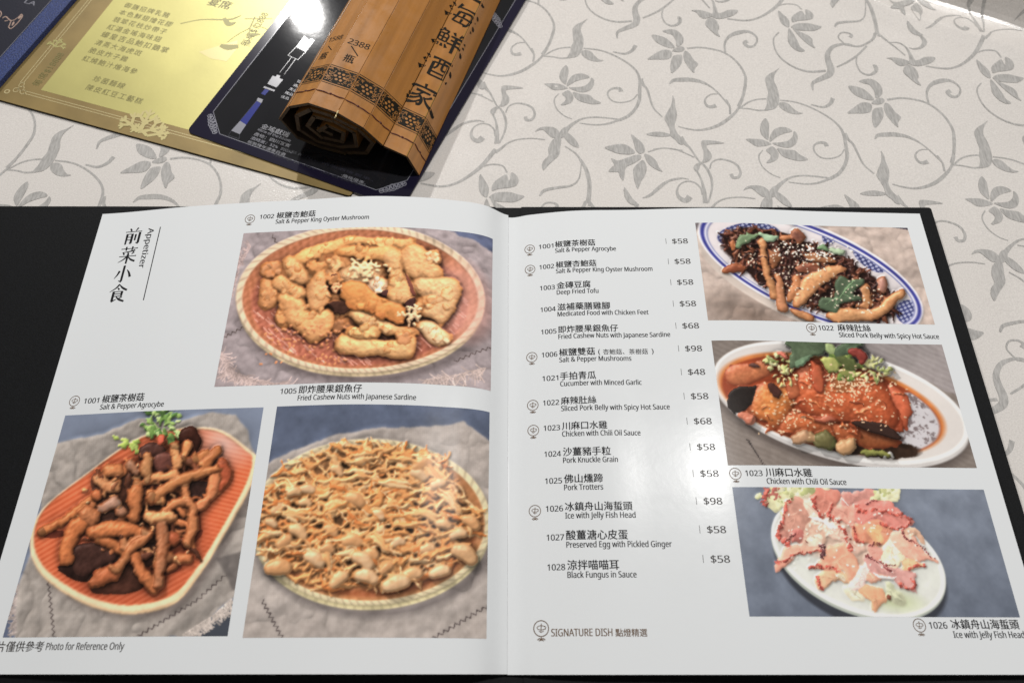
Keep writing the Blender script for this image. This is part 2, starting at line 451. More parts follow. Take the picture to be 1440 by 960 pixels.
def cloth_at(x, y, lift=0.0):
    """height of the cloth: slack waves all over and one pushed-up fold along the line EDGE_P / EDGE_N"""
    d = (x - EDGE_P[0]) * EDGE_N[0] + (y - EDGE_P[1]) * EDGE_N[1]
    s = x * EDGE_N[1] - y * EDGE_N[0]
    z = (1.2 * math.sin(x * 0.046 + 1.5 * math.sin(y * 0.019)) * math.sin(y * 0.040 + 0.8 + 0.6 * math.sin(x * 0.013))
         + 0.9 * math.sin((x * 0.45 + y) * 0.052 + 0.6 + math.sin(x * 0.011)))
    z += 0.28 * math.sin(0.105 * (x * 0.8 - y * 0.5) + 2.0 * math.sin(x * 0.02 + y * 0.013)) * (0.5 + 0.5 * math.sin(x * 0.017 + y * 0.023))
    under = max(0.0, min(1.0, max((y - 262.0) / 40.0, (x - 262.0) / 40.0)))
    under = under * under * (3 - 2 * under)
    card = max(0.0, min(1.0, (x - 0.41 * (y - 262.0) + 45.0) / 40.0)) if x < 160 else 1.0
    z *= under * (0.12 + 0.88 * card)
    if d > -60:
        z += 3.2 * math.exp(-((d + 20.0 + 4 * math.sin(s * 0.02)) / 11.0) ** 2)
    if d > 0:
        t = min(d / 16.0, 1.0)
        t2 = max(0.0, min((d - 20.0) / 110.0, 1.0))
        z += (24.0 + 2.5 * math.sin(s * 0.03)) * t * t * (3 - 2 * t) * (1 - t2 * t2 * (3 - 2 * t2))
    return (x * MM, y * MM, (z + lift) * MM)


def build_cloth():
    g = Geo()
    along = np.concatenate([np.arange(-900, -440, 9.0), np.arange(-440, 300, 3.5), np.arange(300, 901, 9.0)])
    across = np.concatenate([np.arange(-900, -360, 9.0), np.arange(-360, -60, 3.5), np.arange(-60, 24, 2.0), np.arange(24, 180, 4.0), np.arange(180, 420, 9.0)])
    t = np.array([EDGE_N[1], -EDGE_N[0]])
    nA, nB = len(along), len(across)
    vs = []
    for b in across:
        for a in along:
            p = EDGE_P + t * a + EDGE_N * b
            vs.append(cloth_at(p[0], p[1]))
    fs = [(j * nA + i, j * nA + i + 1, (j + 1) * nA + i + 1, (j + 1) * nA + i)
          for j in range(nB - 1) for i in range(nA - 1)]
    g.add(vs, fs, 0)
    leaves = [catmull(p, 4, True) for p in LEAVES]
    stems = [ribbon(catmull(s, 5)) for s in STEMS]
    for i in range(-9, 10):
        for j in range(-5, 6):
            o = CELL_A * i + CELL_B * j
            # lattice origin sits near (60, 330)
            cx, cy = 60 + o[0], 330 + o[1]
            d = (cx - EDGE_P[0]) * EDGE_N[0] + (cy - EDGE_P[1]) * EDGE_N[1]
            if not (-560 < cx < 620 and -260 < cy < 800 and d < 400):
                continue
            for k, lf in enumerate(leaves):
                g.add([cloth_at(x + o[0], y + o[1], 0.17 + 0.002 * k) for x, y in lf], [tuple(range(len(lf)))], 1)
            for k, (v, f) in enumerate(stems):
                g.add([cloth_at(x + o[0], y + o[1], 0.08 + 0.002 * k) for x, y in v], f, 1)
    ob = g.build("tablecloth", None, None, [M["cloth"], M["vine"]])
    ob["label"] = "cream satin tablecloth woven with grey curling vines and flowers, under everything"
    ob["category"] = "tablecloth"
    return ob


build_cloth()

# ------------------------------------------------------------------ the open menu book
PX = np.array([-300, -240, -180, -120, -70, -35, -12, 0, 12, 35, 70, 120, 180, 240, 300.0])
PZ = np.array([5.6, 6.7, 14.9, 20.6, 24.4, 21.3, 15.0, 6.2, 8.7, 12.6, 13.9, 15.8, 12.7, 10.5, 9.0])
_d = np.diff(PZ) / np.diff(PX)
_m = np.zeros(len(PX))
_m[1:-1] = (_d[:-1] * np.diff(PX)[1:] + _d[1:] * np.diff(PX)[:-1]) / (np.diff(PX)[1:] + np.diff(PX)[:-1])
_m[0], _m[-1] = _d[0], _d[-1]


def page_z(x):
    """height (mm) of the bowed pages at x (mm)"""
    x = np.asarray(x, float)
    i = np.clip(np.searchsorted(PX, x) - 1, 0, len(PX) - 2)
    h = PX[i + 1] - PX[i]
    t = (x - PX[i]) / h
    return ((2 * t**3 - 3 * t**2 + 1) * PZ[i] + (t**3 - 2 * t**2 + t) * h * _m[i]
            + (-2 * t**3 + 3 * t**2) * PZ[i + 1] + (t**3 - t**2) * h * _m[i + 1])


def on_page(V, lift=0.06):
    a = np.array([(p[0], p[1], p[2] if len(p) > 2 else 0.0) for p in V], float)
    return np.c_[a[:, 0], a[:, 1], page_z(a[:, 0]) + lift + a[:, 2]] * MM


book = thing("menu_book", "open menu book with black covers and glossy white pages of dish pictures and prices", "menu", (0, 0, 0))
BT, BB = 253.0, -14.0                          # top and bottom edge of the covers
for x0, x1 in ((-338.0, -7.0), (7.0, 252.6)):
    bm_ = Geo()
    for k, (ins, z0, z1) in enumerate(((0.5, 0.7, 1.1), (0, 1.1, 3.6), (0.5, 3.6, 4.0))):
        bm_.prism([(px * MM, py * MM) for px, py in rounded(x0 + ins, BB + ins, x1 - ins, BT - ins, 1.6)], z0 * MM, z1 * MM)
    bm_.build("cover_board", M["cover"], book)
sp = Geo()
sp.prism([(-7.2 * MM, (BB + .2) * MM), (7.2 * MM, (BB + .2) * MM), (7.2 * MM, (BT - .2) * MM), (-7.2 * MM, (BT - .2) * MM)], 0.8 * MM, 3.0 * MM)
sp.build("spine", M["cover"], book)


def build_page(x0, x1, y0, y1):
    """one block of leaves: bowed top sheet, thickness down to the board"""
    nx, ny = 110, 8
    xs = x0 + (x1 - x0) * np.linspace(0, 1, nx)
    ys = y0 + (y1 - y0) * np.linspace(0, 1, ny)
    v, f = [], []
    for y in ys:
        for x in xs:
            v.append((x * MM, y * MM, float(page_z(x)) * MM))
    k = len(v)
    for y in ys:
        for x in xs:
            z = float(page_z(x))
            v.append((x * MM, y * MM, max(4.05, z - 2.4 if z < 12 else z - 2.4) * MM))
    for j in range(ny - 1):
        for i in range(nx - 1):
            a = j * nx + i
            f.append((a, a + 1, a + nx + 1, a + nx))
            f.append((k + a, k + a + nx, k + a + nx + 1, k + a + 1))
    n0 = len(v)
    rim = ([j * nx for j in range(ny)][::-1] + list(range(nx)) + [j * nx + nx - 1 for j in range(ny)]
           + [(ny - 1) * nx + i for i in range(nx)][::-1])
    for r_ in rim:                                   # the cut edges of the leaves, with vertices of their own
        v += [v[r_], v[k + r_]]
    for i in range(len(rim)):
        a, b = n0 + 2 * i, n0 + 2 * ((i + 1) % len(rim))
        f.append((b, a, a + 1, b + 1))
    o = mesh("page", v, f, M["paper"], book)
    nt = 2 * (nx - 1) * (ny - 1)
    o.data.polygons.foreach_set("use_smooth", [i < nt for i in range(len(o.data.polygons))])
    return o


page_l = build_page(-238.4, -0.03, 0.6, 245.2)
page_l["label"] = "left page with the Appetizer heading and three dish pictures"
page_r = build_page(0.03, 240.0, 0.4, 243.6)
page_r["label"] = "right page with the price list and three dish pictures"


def printed(name, parts, mat, page, lift=0.06):
    """one printed mesh on a page out of several (verts2D, faces) pieces"""
    g = Geo()
    for V, F in parts:
        g.add(on_page(V, lift), F)
    return g.build(name, M[mat], page)


def emblem(cx, cy, s=1.0):
    def arc(rx, ry, a0, a1, ox, oy, w, n=20):
        return [(cx + s * (ox + rx * math.cos(rad(a0 + (a1 - a0) * i / n))), cy + s * (oy + ry * math.sin(rad(a0 + (a1 - a0) * i / n))), w * s)
                for i in range(n + 1)]
    L = lambda *p: [(cx + s * a, cy + s * b, w * s) for a, b, w in p]
    st = [arc(2.75, 2.75, 0, 360, 0, 0, 0.34, 30), arc(1.5, 0.75, 20, 340, 0.0, 0.25, 0.26),
          L((0.1, 1.7, .3), (0.0, 0.2, .32), (-0.15, -1.5, .2)), L((-0.9, -0.9, .2), (0, -1.25, .26), (1.0, -0.85, .2)),
          L((1.3, 0.9, .2), (1.75, 0.3, .25), (1.4, -.4, .2)),
          L((-1.5, -3.95, .3), (-0.7, -3.5, .42), (0, -3.75, .5), (0.7, -3.5, .42), (1.5, -3.95, .3)),
          L((-1.0, -4.25, .25), (0, -4.05, .3), (1.0, -4.25, .25)), L((0, -2.75, .3), (0, -3.2, .3), (0, -3.7, .3))]
    return strokes2d(st, 2)


ENTRIES = [('1001', '椒鹽茶樹菇', "Salt & Pepper Agrocybe", '$58', 22.5, 34.0, 1),
           ('1002', '椒鹽杏鮑菇', "Salt & Pepper King Oyster Mushroom", '$58', 22.4, 53.2, 1),
           ('1003', '金磚豆腐', "Deep Fried Tofu", '$58', 18.5, 22.6, 0),
           ('1004', '滋補藥膳雞腳', "Medicated Food with Chicken Feet", '$58', 28.2, 48.7, 0),
           ('1005', '即炸腰果銀魚仔', "Fried Cashew Nuts with Japanese Sardine", '$68', 31.7, 58.9, 0),
           ('1006', '椒鹽雙菇', "Salt & Pepper Mushrooms", '$98', 18.6, 37.4, 1),
           ('1021', '手拍青瓜', "Cucumber with Minced Garlic", '$48', 18.4, 41.6, 0),
           ('1022', '麻辣肚絲', "Sliced Pork Belly with Spicy Hot Sauce", '$58', 17.8, 54.6, 1),
           ('1023', '川麻口水雞', "Chicken with Chili Oil Sauce", '$68', 22.5, 38.8, 1),
           ('1024', '沙薑豬手粒', "Pork Knuckle Grain", '$58', 23.4, 26.6, 0),
           ('1025', '佛山燻蹄', "Pork Trotters", '$58', 18.6, 18.6, 0),
           ('1026', '冰鎮舟山海蜇頭', "Ice with Jelly Fish Head", '$98', 31.9, 33.1, 1),
           ('1027', '酸薑溏心皮蛋', "Preserved Egg with Pickled Ginger", '$58', 28.7, 48.8, 0),
           ('1028', '涼拌喵喵耳', "Black Fungus in Sauce", '$58', 23.6, 31.4, 0)]
for i, (num, zh, en, price, wz, we, mark) in enumerate(ENTRIES):
    y = 219.5 - 13.49 * i
    dx = 0.085 * i
    parts = [line(num, 17.4 + dx, y, 2.75, 8.1), hanzi(zh, 26.5 + dx, y - 0.1, wz), line(en, 26.5 + dx, y - 3.5, 2.75, we)]
    if num == '1006':
        parts.append(hanzi("(", 46.9 + dx, y - 0.2, 0.9))
        parts.append(hanzi("杏鮑菇、茶樹菇", 49.4 + dx, y + 0.1, 23.5, 0.01))
        parts.append(hanzi(")", 74.9 + dx, y - 0.2, 0.9))
    printed("dish_entry", parts, "ink", page_r)
    printed("price", [line(price, 92.4 + dx, y + 0.3 + 0.19 * i, 3.2, 8.6), strokes2d([[(89.0 + dx, y + 3.9 + 0.19 * i, .22), (89.0 + dx, y + 0.3 + 0.19 * i, .22)]], 1)],
            "grey_ink", page_r)
    if mark:
        printed("lamp_emblem", [emblem(12.2 + dx, y + 0.6)], "brown_ink", page_r)
printed("lamp_emblem", [emblem(15.2, 19.2, 1.2)], "brown_ink", page_r)
printed("signature_note", [line("SIGNATURE DISH", 19.6, 15.9, 3.1, 26.9), hanzi("點燈精選", 47.9, 15.6, 14.0)], "brown_ink", page_r)

CAPTIONS = [(page_r, '1022', '麻辣肚絲', "Sliced Pork Belly with Spicy Hot Sauce", 165.7, 166.5, 176.2, 18.0, 54.3, (161.9, 167.5)),
            (page_r, '1023', '川麻口水雞', "Chicken with Chili Oil Sauce", 114.8, 87.1, 124.6, 22.8, 39.1, (110.0, 88.2)),
            (page_r, '1026', '冰鎮舟山海蜇頭', "Ice with Jelly Fish Head", 188.5, 19.0, 198.6, 31.1, 32.3, (184.1, 20.3)),
            (page_l, '1002', '椒鹽杏鮑菇', "Salt & Pepper King Oyster Mushroom", -140.7, 233.5, -131.0, 22.4, 53.3, (-146.3, 233.8)),
            (page_l, '1005', '即炸腰果銀魚仔', "Fried Cashew Nuts with Japanese Sardine", -113.6, 127.0, -104.2, 31.8, 58.7, None),
            (page_l, '1001', '椒鹽茶樹菇', "Salt & Pepper Agrocybe", -217.8, 126.2, -207.8, 23.0, 34.5, (-223.2, 127.9))]
for pg, num, zh, en, xn, y, xt, wz, we, em in CAPTIONS:
    printed("caption", [line(num, xn, y, 2.75, 8.2), hanzi(zh, xt, y - 0.3, wz), line(en, xt, y - 3.8, 2.75, we)], "ink", pg)
    if em:
        printed("lamp_emblem", [emblem(*em)], "brown_ink", pg)
printed("footnote", [hanzi("圖片僅供參考", -232.3, 9.6, 27.4), line("Photo for Reference Only", -203.6, 10.3, 2.9, 36.7)], "grey_ink", page_l)

# the brush-serif heading, stroke by stroke (x, y down, width in a 100 box)
T_, K_ = 4.2, 13.0
HEAD = {
    '前': [[(26, 2, 8), (36, 17, 10)], [(72, 0, 10), (60, 18, 4)], [(2, 22, T_), (88, 22, T_), (97, 22, 8)], [(16, 34, K_), (16, 98, 9)],
          [(12, 36, T_), (48, 36, T_)], [(46, 34, K_), (46, 92, K_)], [(48, 94, 8), (36, 90, 3)], [(18, 54, T_), (46, 54, T_)], [(18, 71, T_), (46, 71, T_)],
          [(66, 38, 10), (66, 76, 9)], [(88, 28, K_), (88, 92, K_)], [(90, 95, 9), (74, 89, 3)]],
    '菜': [[(3, 13, T_), (88, 13, T_), (96, 12, 8)], [(32, 1, 9), (33, 24, 8)], [(68, 1, 9), (66, 24, 6)], [(86, 24, 10), (52, 31, 6), (14, 34, 3)],
          [(20, 36, 6), (28, 48, 10)], [(46, 34, 6), (52, 46, 10)], [(82, 34, 11), (70, 48, 3)], [(2, 58, T_), (90, 58, T_), (97, 57, 8)],
          [(50, 46, K_), (50, 102, 9)], [(46, 60, 8), (28, 78, 6), (3, 92, 2)], [(53, 60, 4), (72, 78, 9), (98, 90, 10)]],
    '小': [[(50, 2, 12), (50, 92, 12)], [(52, 96, 9), (34, 89, 3)], [(28, 32, 12), (20, 54, 8), (6, 76, 2)], [(70, 28, 4), (84, 46, 10), (95, 70, 13)]],
    '食': [[(50, 0, 10), (32, 22, 7), (2, 42, 2)], [(50, 2, 4), (72, 22, 10), (99, 36, 10)], [(44, 20, 5), (55, 31, 10)], [(24, 41, T_), (76, 41, T_)],
          [(27, 40, K_), (27, 94, K_)], [(74, 40, K_), (74, 68, 10)], [(28, 54, T_), (74, 54, T_)], [(28, 67, T_), (74, 67, T_)],
          [(24, 97, 9), (50, 84, 3)], [(46, 70, 4), (66, 86, 10), (96, 98, 9)], [(80, 72, 9), (60, 82, 3)]]}
hp = []
for ch, cy in zip("前菜小食", (227.8, 215.3, 202.9, 190.6)):
    s = 0.112
    hp.append(strokes2d([[(-215.3 + (x - 50) * s * 0.94, cy - (y - 50) * s, w * s) for x, y, w in st] for st in HEAD[ch]], 5))
V, F = line("Appetizer", 0, 0, 3.6, 26.5)
hp.append((turn([(p[0] - 206.6, p[1] + 232.4, p[2]) for p in V], -206.6, 232.4, -90), F))
hp.append(strokes2d([[(-199.4, 232.6, .55), (-198.6, 184.8, .55)]], 1))
printed("section_heading", hp, "ink", page_l)

# ------------------------------------------------------------------ cards, closed menu and scroll at the back
class Frame:
    """local millimetre frame of a thing lying on the table"""
    def __init__(self, ox, oy, deg):
        self.o, self.a = (ox, oy), rad(deg)


def card(fr, label, cat, name):
    return thing(name, label, cat, (fr.o[0] * MM, fr.o[1] * MM, 0), fr.a)


def flat(name, parts, mat, parent, z):
    g = Geo()
    for V, F in parts:
        g.add([(p[0] * MM, p[1] * MM, (z + (p[2] if len(p) > 2 else 0.0)) * MM) for p in V], F)
    return g.build(name, M[mat], parent)


def slab(name, outline, z0, z1, mat, parent):
    g = Geo()
    g.prism([(x * MM, y * MM) for x, y in outline], z0 * MM, z1 * MM)
    return g.build(name, M[mat], parent)


def ln(x0, y0, x1, y1, w):
    return strokes2d([[(x0, y0, w), (x1, y1, w)]], 1)


# gold set-menu card
G = Frame(-345.0, 343.1, -17.9)
gold = card(G, "gold set menu card printed with dark Chinese dish names, under the black card", "menu card", "menu_card")
slab("card_sheet", rounded(0, 0, 262, 196, 1.5), 0.75, 1.25, "gold", gold)
slab("dark_undersheet", rounded(0.3, -0.5, 262.2, 195.5, 1.5), 0.42, 0.74, "scroll_ink", gold)  # thin dark sheet showing along the card's lower edge
flat("text_panel", [([(35.2, 15.6), (246, 15.6), (246, 184), (35.2, 184)], [(0, 1, 2, 3)])], "foil", gold, 1.30)
bl = [ln(18.6, 17, 18.6, 190, .45), ln(20.8, 17, 20.8, 190, .45), ln(26, 9.6, 250, 9.6, .45), ln(26, 11.6, 250, 11.6, .45)]


def loop(cx, cy, r, w, n=18, sx=1.0, sy=1.0):
    return strokes2d([[(cx + sx * r * math.cos(2 * PI * i / n), cy + sy * r * math.sin(2 * PI * i / n), w) for i in range(n + 1)]], 2)


PI = math.pi
bl += [loop(19.7, 10.6, 1.7, .45), loop(15.0, 7.6, 1.5, .7), loop(20.6, 15.6, 2.0, .45, sx=0.8), loop(25.2, 10.4, 2.0, .45, sy=0.8), loop(22.2, 12.8, 1.9, .4)]
flat("border_lines", bl, "gold_line", gold, 1.33)
rows = [("御膳招牌乳豬", 45.6, 100.0), ("本色鮮翅燴花膠", 45.9, 92.6), ("翡翠花枝炒帶子", 45.8, 85.2), ("紅湯金瑤海味翅", 45.8, 77.6),
        ("蠔皇吉品鮑扣鵝掌", 45.8, 69.9), ("清蒸大海虎斑", 45.8, 62.1), ("脆皮炸子雞", 45.8, 54.4), ("紅燒鮑汁燴海參", 45.8, 46.6),
        ("珍菌麵線", 62.6, 32.8), ("陳皮紅豆工藝糕", 62.4, 24.6)]
for t, x, y in rows:
    w = {"蠔皇吉品鮑扣鵝掌": 51}.get(t, len(t) * 6.0 - 0.8)
    co, fs = glyphs(t, "cjk", 0.0, 1.22)
    s = w / (co[:, 0].max() - co[:, 0].min())
    flat("dish_line", [(np.c_[x + (co[:, 0] - co[:, 0].min()) * s, y + (co[:, 1] - co[:, 1].min()) * s].tolist(), fs)], "olive_ink", gold, 1.36)
for t, x, y, w in (("每席$18888", 32.6, 17.5, 31), ("每桌$12888", 146.5, 92.5, 33)):
    V, F = hanzi(t, x, y, w, 0.0, 1.05)
    flat("price_line", [(turn(V, x, y, 90), F)], "olive_ink", gold, 1.37)
V, F = hanzi("宴席", 100, 120, 17)
flat("card_title", [(V, F)], "olive_ink", gold, 1.36)
R_ = random.Random(4)


def coral(cx, cy, s, seed, n=5):
    """branching leaf print"""
    r = random.Random(seed)
    out = []

    def grow(x, y, a, l, w, k):
        x2, y2 = x + l * math.cos(a), y + l * math.sin(a)
        out.append([(x, y, w), ((x + x2) / 2, (y + y2) / 2, w * 1.1), (x2, y2, w * 0.9)])
        if k:
            for da in (-0.75, 0.05, 0.8):
                grow(x2, y2, a + da + r.uniform(-.2, .2), l * r.uniform(.6, .8), w * 0.8, k - 1)
    for i in range(n):
        grow(cx, cy, rad(30 + 120 * i / (n - 1)), s, s * 0.30, 2)
    return strokes2d(out, 3)


flat("leaf_print", [coral(114, 4.0, 8.0, 2, 3), coral(121, 3.0, 6.5, 7, 2)], "leaf_gold", gold, 1.38)
flat("leaf_print", [coral(22, 52, 3.4, 5, 3)], "faint_ink", gold, 1.29)
tw = [[(92, 98, .8), (104, 106, .6), (122, 112, 1.4), (128, 118, 1)], [(118, 112, 2.5), (124, 108, 4), (128, 111, 1)], [(138, 120, 1.0), (140, 108, .8), (147, 93, .6)],
      [(139, 112, .6), (150, 112, .6), (158, 108, .4)], [(139.5, 109, .6), (134, 100, .5), (131, 92, .3)], [(141, 104, .7), (145, 104, 3), (149, 106, .8)],
      [(128, 88, 2.5), (134, 88, 5), (140, 91, 3)], [(132, 116, .6), (150, 122, .5)]]
flat("twig_print", [strokes2d(tw, 5)], "faint_ink", gold, 1.39)
flat("leaf_print", [([(117, 78), (128, 88), (137, 96), (140, 88), (139, 76), (128, 75)], [(0, 1, 2, 3, 4, 5)])], "leaf_gold", gold, 1.345)

# black laminated wine card on top of it
B = Frame(-204.2, 311.6, -22.9)
black = card(B, "black glossy drinks card with a printed blue bottle, under the bamboo scroll", "drinks card", "drinks_card")
slab("card_sheet", rounded(0, 0, 152.4, 232, 4.0), 1.45, 2.05, "navy_edge", black)


def loc(fr, x, y):
    dx, dy = x - fr.o[0], y - fr.o[1]
    c, s = math.cos(-fr.a), math.sin(-fr.a)
    return dx * c - dy * s, dx * s + dy * c


IN = 6.6
ch = 14.0
inner = [(IN + ch, IN), (152.4 - IN - ch, IN), (152.4 - IN, IN + ch), (152.4 - IN, 212 - ch), (152.4 - IN - ch, 212), (IN + ch, 212), (IN, 212 - ch), (IN, IN + ch)]
flat("laminated_face", [(inner, [tuple(range(8))])], "lacquer", black, 2.10)
flat("border_lines", [strokes2d([[(x, y, .4) for x, y in (inner[k], inner[(k + 1) % 8])] for k in range(8)], 1)], "silver_ink", black, 2.13)


def filigree(cx, cy, deg):
    st = []
    for k in range(-3, 4):
        r = 2.5 - abs(k) * 0.35
        ox = k * 2.4
        st.append([(ox + r * math.cos(rad(a)) * .9, 1.9 + r * math.sin(rad(a)), .5) for a in range(0, 400, 40)])
        st.append([(ox - 1, .6, .5), (ox, 3.6 - abs(k) * .5, .7), (ox + 1.1, .7, .5)])
    V, F = strokes2d(st, 2)
    V = turn(V, 0, 0, deg)
    return [(p[0] + cx, p[1] + cy, *p[2:]) for p in V], F


flat("corner_filigree", [filigree(IN + ch / 2 - .5, IN + ch / 2 - .5, 135)], "silver_ink", black, 2.14)
flat("corner_filigree", [filigree(152.4 - IN - ch / 2, IN + ch / 2, 225)], "silver_ink", black, 2.14)
flat("corner_filigree", [filigree(152.4 - IN - ch / 2 + 1.0, 212 - ch / 2 - 38, 315)], "silver_ink", black, 2.14)


def bl_(*pts):
    return [loc(B, x, y) for x, y in pts]


def area(pts):
    q = bl_(*pts)
    return q, [tuple(range(len(q)))]


# printed bottles: body, label, shoulders, caps
flat("bottle_picture", [area([(-171.8, 320.2), (-167.2, 317.2), (-160.3, 335.0), (-163.5, 337.1)])], "bottle_blue", black, 2.14)
flat("bottle_picture", [area([(-175.9, 312.4), (-170.0, 309.5), (-167.2, 317.2), (-171.6, 320.4)]), area([(-163.6, 337.3), (-160.2, 335.2), (-159.6, 338.3), (-163.1, 340)])], "silver_ink", black, 2.145)
flat("bottle_picture", [strokes2d([[(x, y, .5) for x, y in bl_((-177, 308.4), (-169.7, 305.8))], [(x, y, .35) for x, y in bl_((-177, 308.4), (-175.9, 312.4))],
                                   [(x, y, .35) for x, y in bl_((-169.7, 305.8), (-170, 309.5))], [(x, y, .35) for x, y in bl_((-171.8, 320.2), (-163.6, 337.3))]], 1)], "dim_ink", black, 2.143)
flat("bottle_picture", [area([(-158.8, 352), (-152.4, 348.8), (-148.9, 355.6), (-151.6, 356.9), (-151.2, 359), (-153.4, 360), (-154.3, 358.2), (-156.3, 359.2)]),
                        area([(-161.0, 348.6), (-153.4, 345.2), (-152.9, 346.5), (-160.5, 349.9)])], "white_ink", black, 2.15)
flat("bottle_picture", [area([(-161.7, 343.4), (-158.9, 342.0), (-156.8, 346.2), (-159.6, 347.6)])], "bottle_blue", black, 2.146)
flat("bottle_picture", [area([(-144.2, 385.3), (-137.1, 380.6), (-132.3, 391.6), (-134.9, 393.2), (-136.5, 391.9), (-139.9, 396.0)])], "white_ink", black, 2.147)
flat("bottle_picture", [strokes2d([[(x, y, .4) for x, y in bl_((-144.2, 385.3), (-148.6, 377.6), (-141.5, 373.4), (-137.1, 380.6))],
                                   [(x, y, .5) for x, y in bl_((-146, 375.8), (-152, 362))], [(x, y, .5) for x, y in bl_((-143, 374.2), (-149, 360))]], 1)], "dim_ink", black, 2.143)


def white_line(t, x, y, w, h, mat="white_ink", font="cjk"):
    u, v = loc(B, x, y)
    co, fs = glyphs(t, font)
    sx = w / (co[:, 0].max() - co[:, 0].min())
    sy = h / (co[:, 1].max() - co[:, 1].min())
    flat("wine_text", [(np.c_[u + (co[:, 0] - co[:, 0].min()) * sx, v + (co[:, 1] - co[:, 1].min()) * sy].tolist(), fs)], mat, black, 2.16)


white_line("金瑤獻瑞", -158.0, 314.6, 20, 4.2)
white_line("Wine of the house", -159.6, 312.6, 24, 2.1, "silver_ink", "latin")
white_line("產地：四川宜賓", -161.4, 308.8, 26, 2.8)
white_line("酒精度：52%  500ml", -162.9, 305.6, 30, 2.6, "silver_ink")
white_line("瓶裝陳年濃香白酒", -164.4, 302.6, 27, 2.4)
white_line("醇厚甘潤，濃香撲鼻", -146.5, 292.5, 60, 2.4, "dim_ink")
white_line("適量飲用，請勿酒後駕車。", -142.0, 297.4, 64, 2.2, "dim_ink")
white_line("·價格優惠。", -103.0, 276.6, 17, 2.4)
for k in range(5):
    u, v = loc(B, -148.6 + k * 2.2, 340.2 + k * 3.3)
    flat("wine_text", [(lambda co, fs: (np.c_[u + (co[:, 0] - co[:, 0].min()) * 3.0, v + (co[:, 1] - co[:, 1].min()) * 2.6].tolist(), fs))(*glyphs("佳釀美酒珍"[k] + "品", "cjk"))],
         "white_ink", black, 2.16)

# closed navy menu
N = Frame(-343.2, 321.5, 70.6)
navy = card(N, "closed navy menu with a textured blue border and rose gold emblem, overlapping the gold card", "menu", "closed_menu")
slab("cover", rounded(0, 0, 290, 210, 2.0), 1.5, 4.6, "navy_band", navy)
slab("cover_field", rounded(-3, 12.6, 280, 200, 1.0), 4.6, 4.78, "navy", navy)
em = [[(74.9, 24.8, .7), (74.4, 22.2, .7), (80.6, 21.4, .7), (86.6, 22.1, .7), (88.2, 24.1, .7), (85.9, 24.2, .6), (82.1, 25.2, .6), (80.5, 26.6, .6), (76.9, 25.4, .7), (74.9, 24.8, .7)],
      [(80.7, 34.0, .6), (82.8, 32.9, .8), (81.3, 29.1, .8), (80.5, 26.6, .9)], [(78.9, 30.9, .7), (80.1, 29.1, .7)],
      [(86.1, 39.8, .7), (84.1, 37.3, .7), (81.1, 36.1, .6)]]
ring = [[(89.5 + 10.8 * math.cos(rad(a)), 40.5 + 10.8 * math.sin(rad(a)), .5) for a in range(0, 361, 15)]]
flat("lamp_emblem", [strokes2d(em, 4), strokes2d([[(84, 23.3, 1.2), (86, 23.2, 1.6), (87, 23.0, .8)], [(77, 23.4, .8), (79, 23.9, 1.4), (80.5, 24.6, .6)]], 3)], "rose_gold", navy, 4.82)
flat("lamp_emblem", [strokes2d(ring, 1)], "dim_ink", navy, 4.81)
V, F = line("LA", 0, 0, 3.6, 8.5)
flat("cover_lettering", [(turn([(p[0] + 98.4, p[1] + 29.4, p[2]) for p in V], 98.4, 29.4, -90), F)], "silver_ink", navy, 4.82)
flat("cover_rule", [ln(-3, 12.9, 280, 12.9, .35)], "silver_ink", navy, 4.80)

# rolled bamboo-slip menu lying on the black card
SC = Frame(-54.5, 277.1, 72.437 - 90)
scroll = card(SC, "rolled up menu of amber bamboo slips bound with cord, lettered in black Chinese script", "bamboo scroll", "bamboo_scroll")
LEN = 236.0
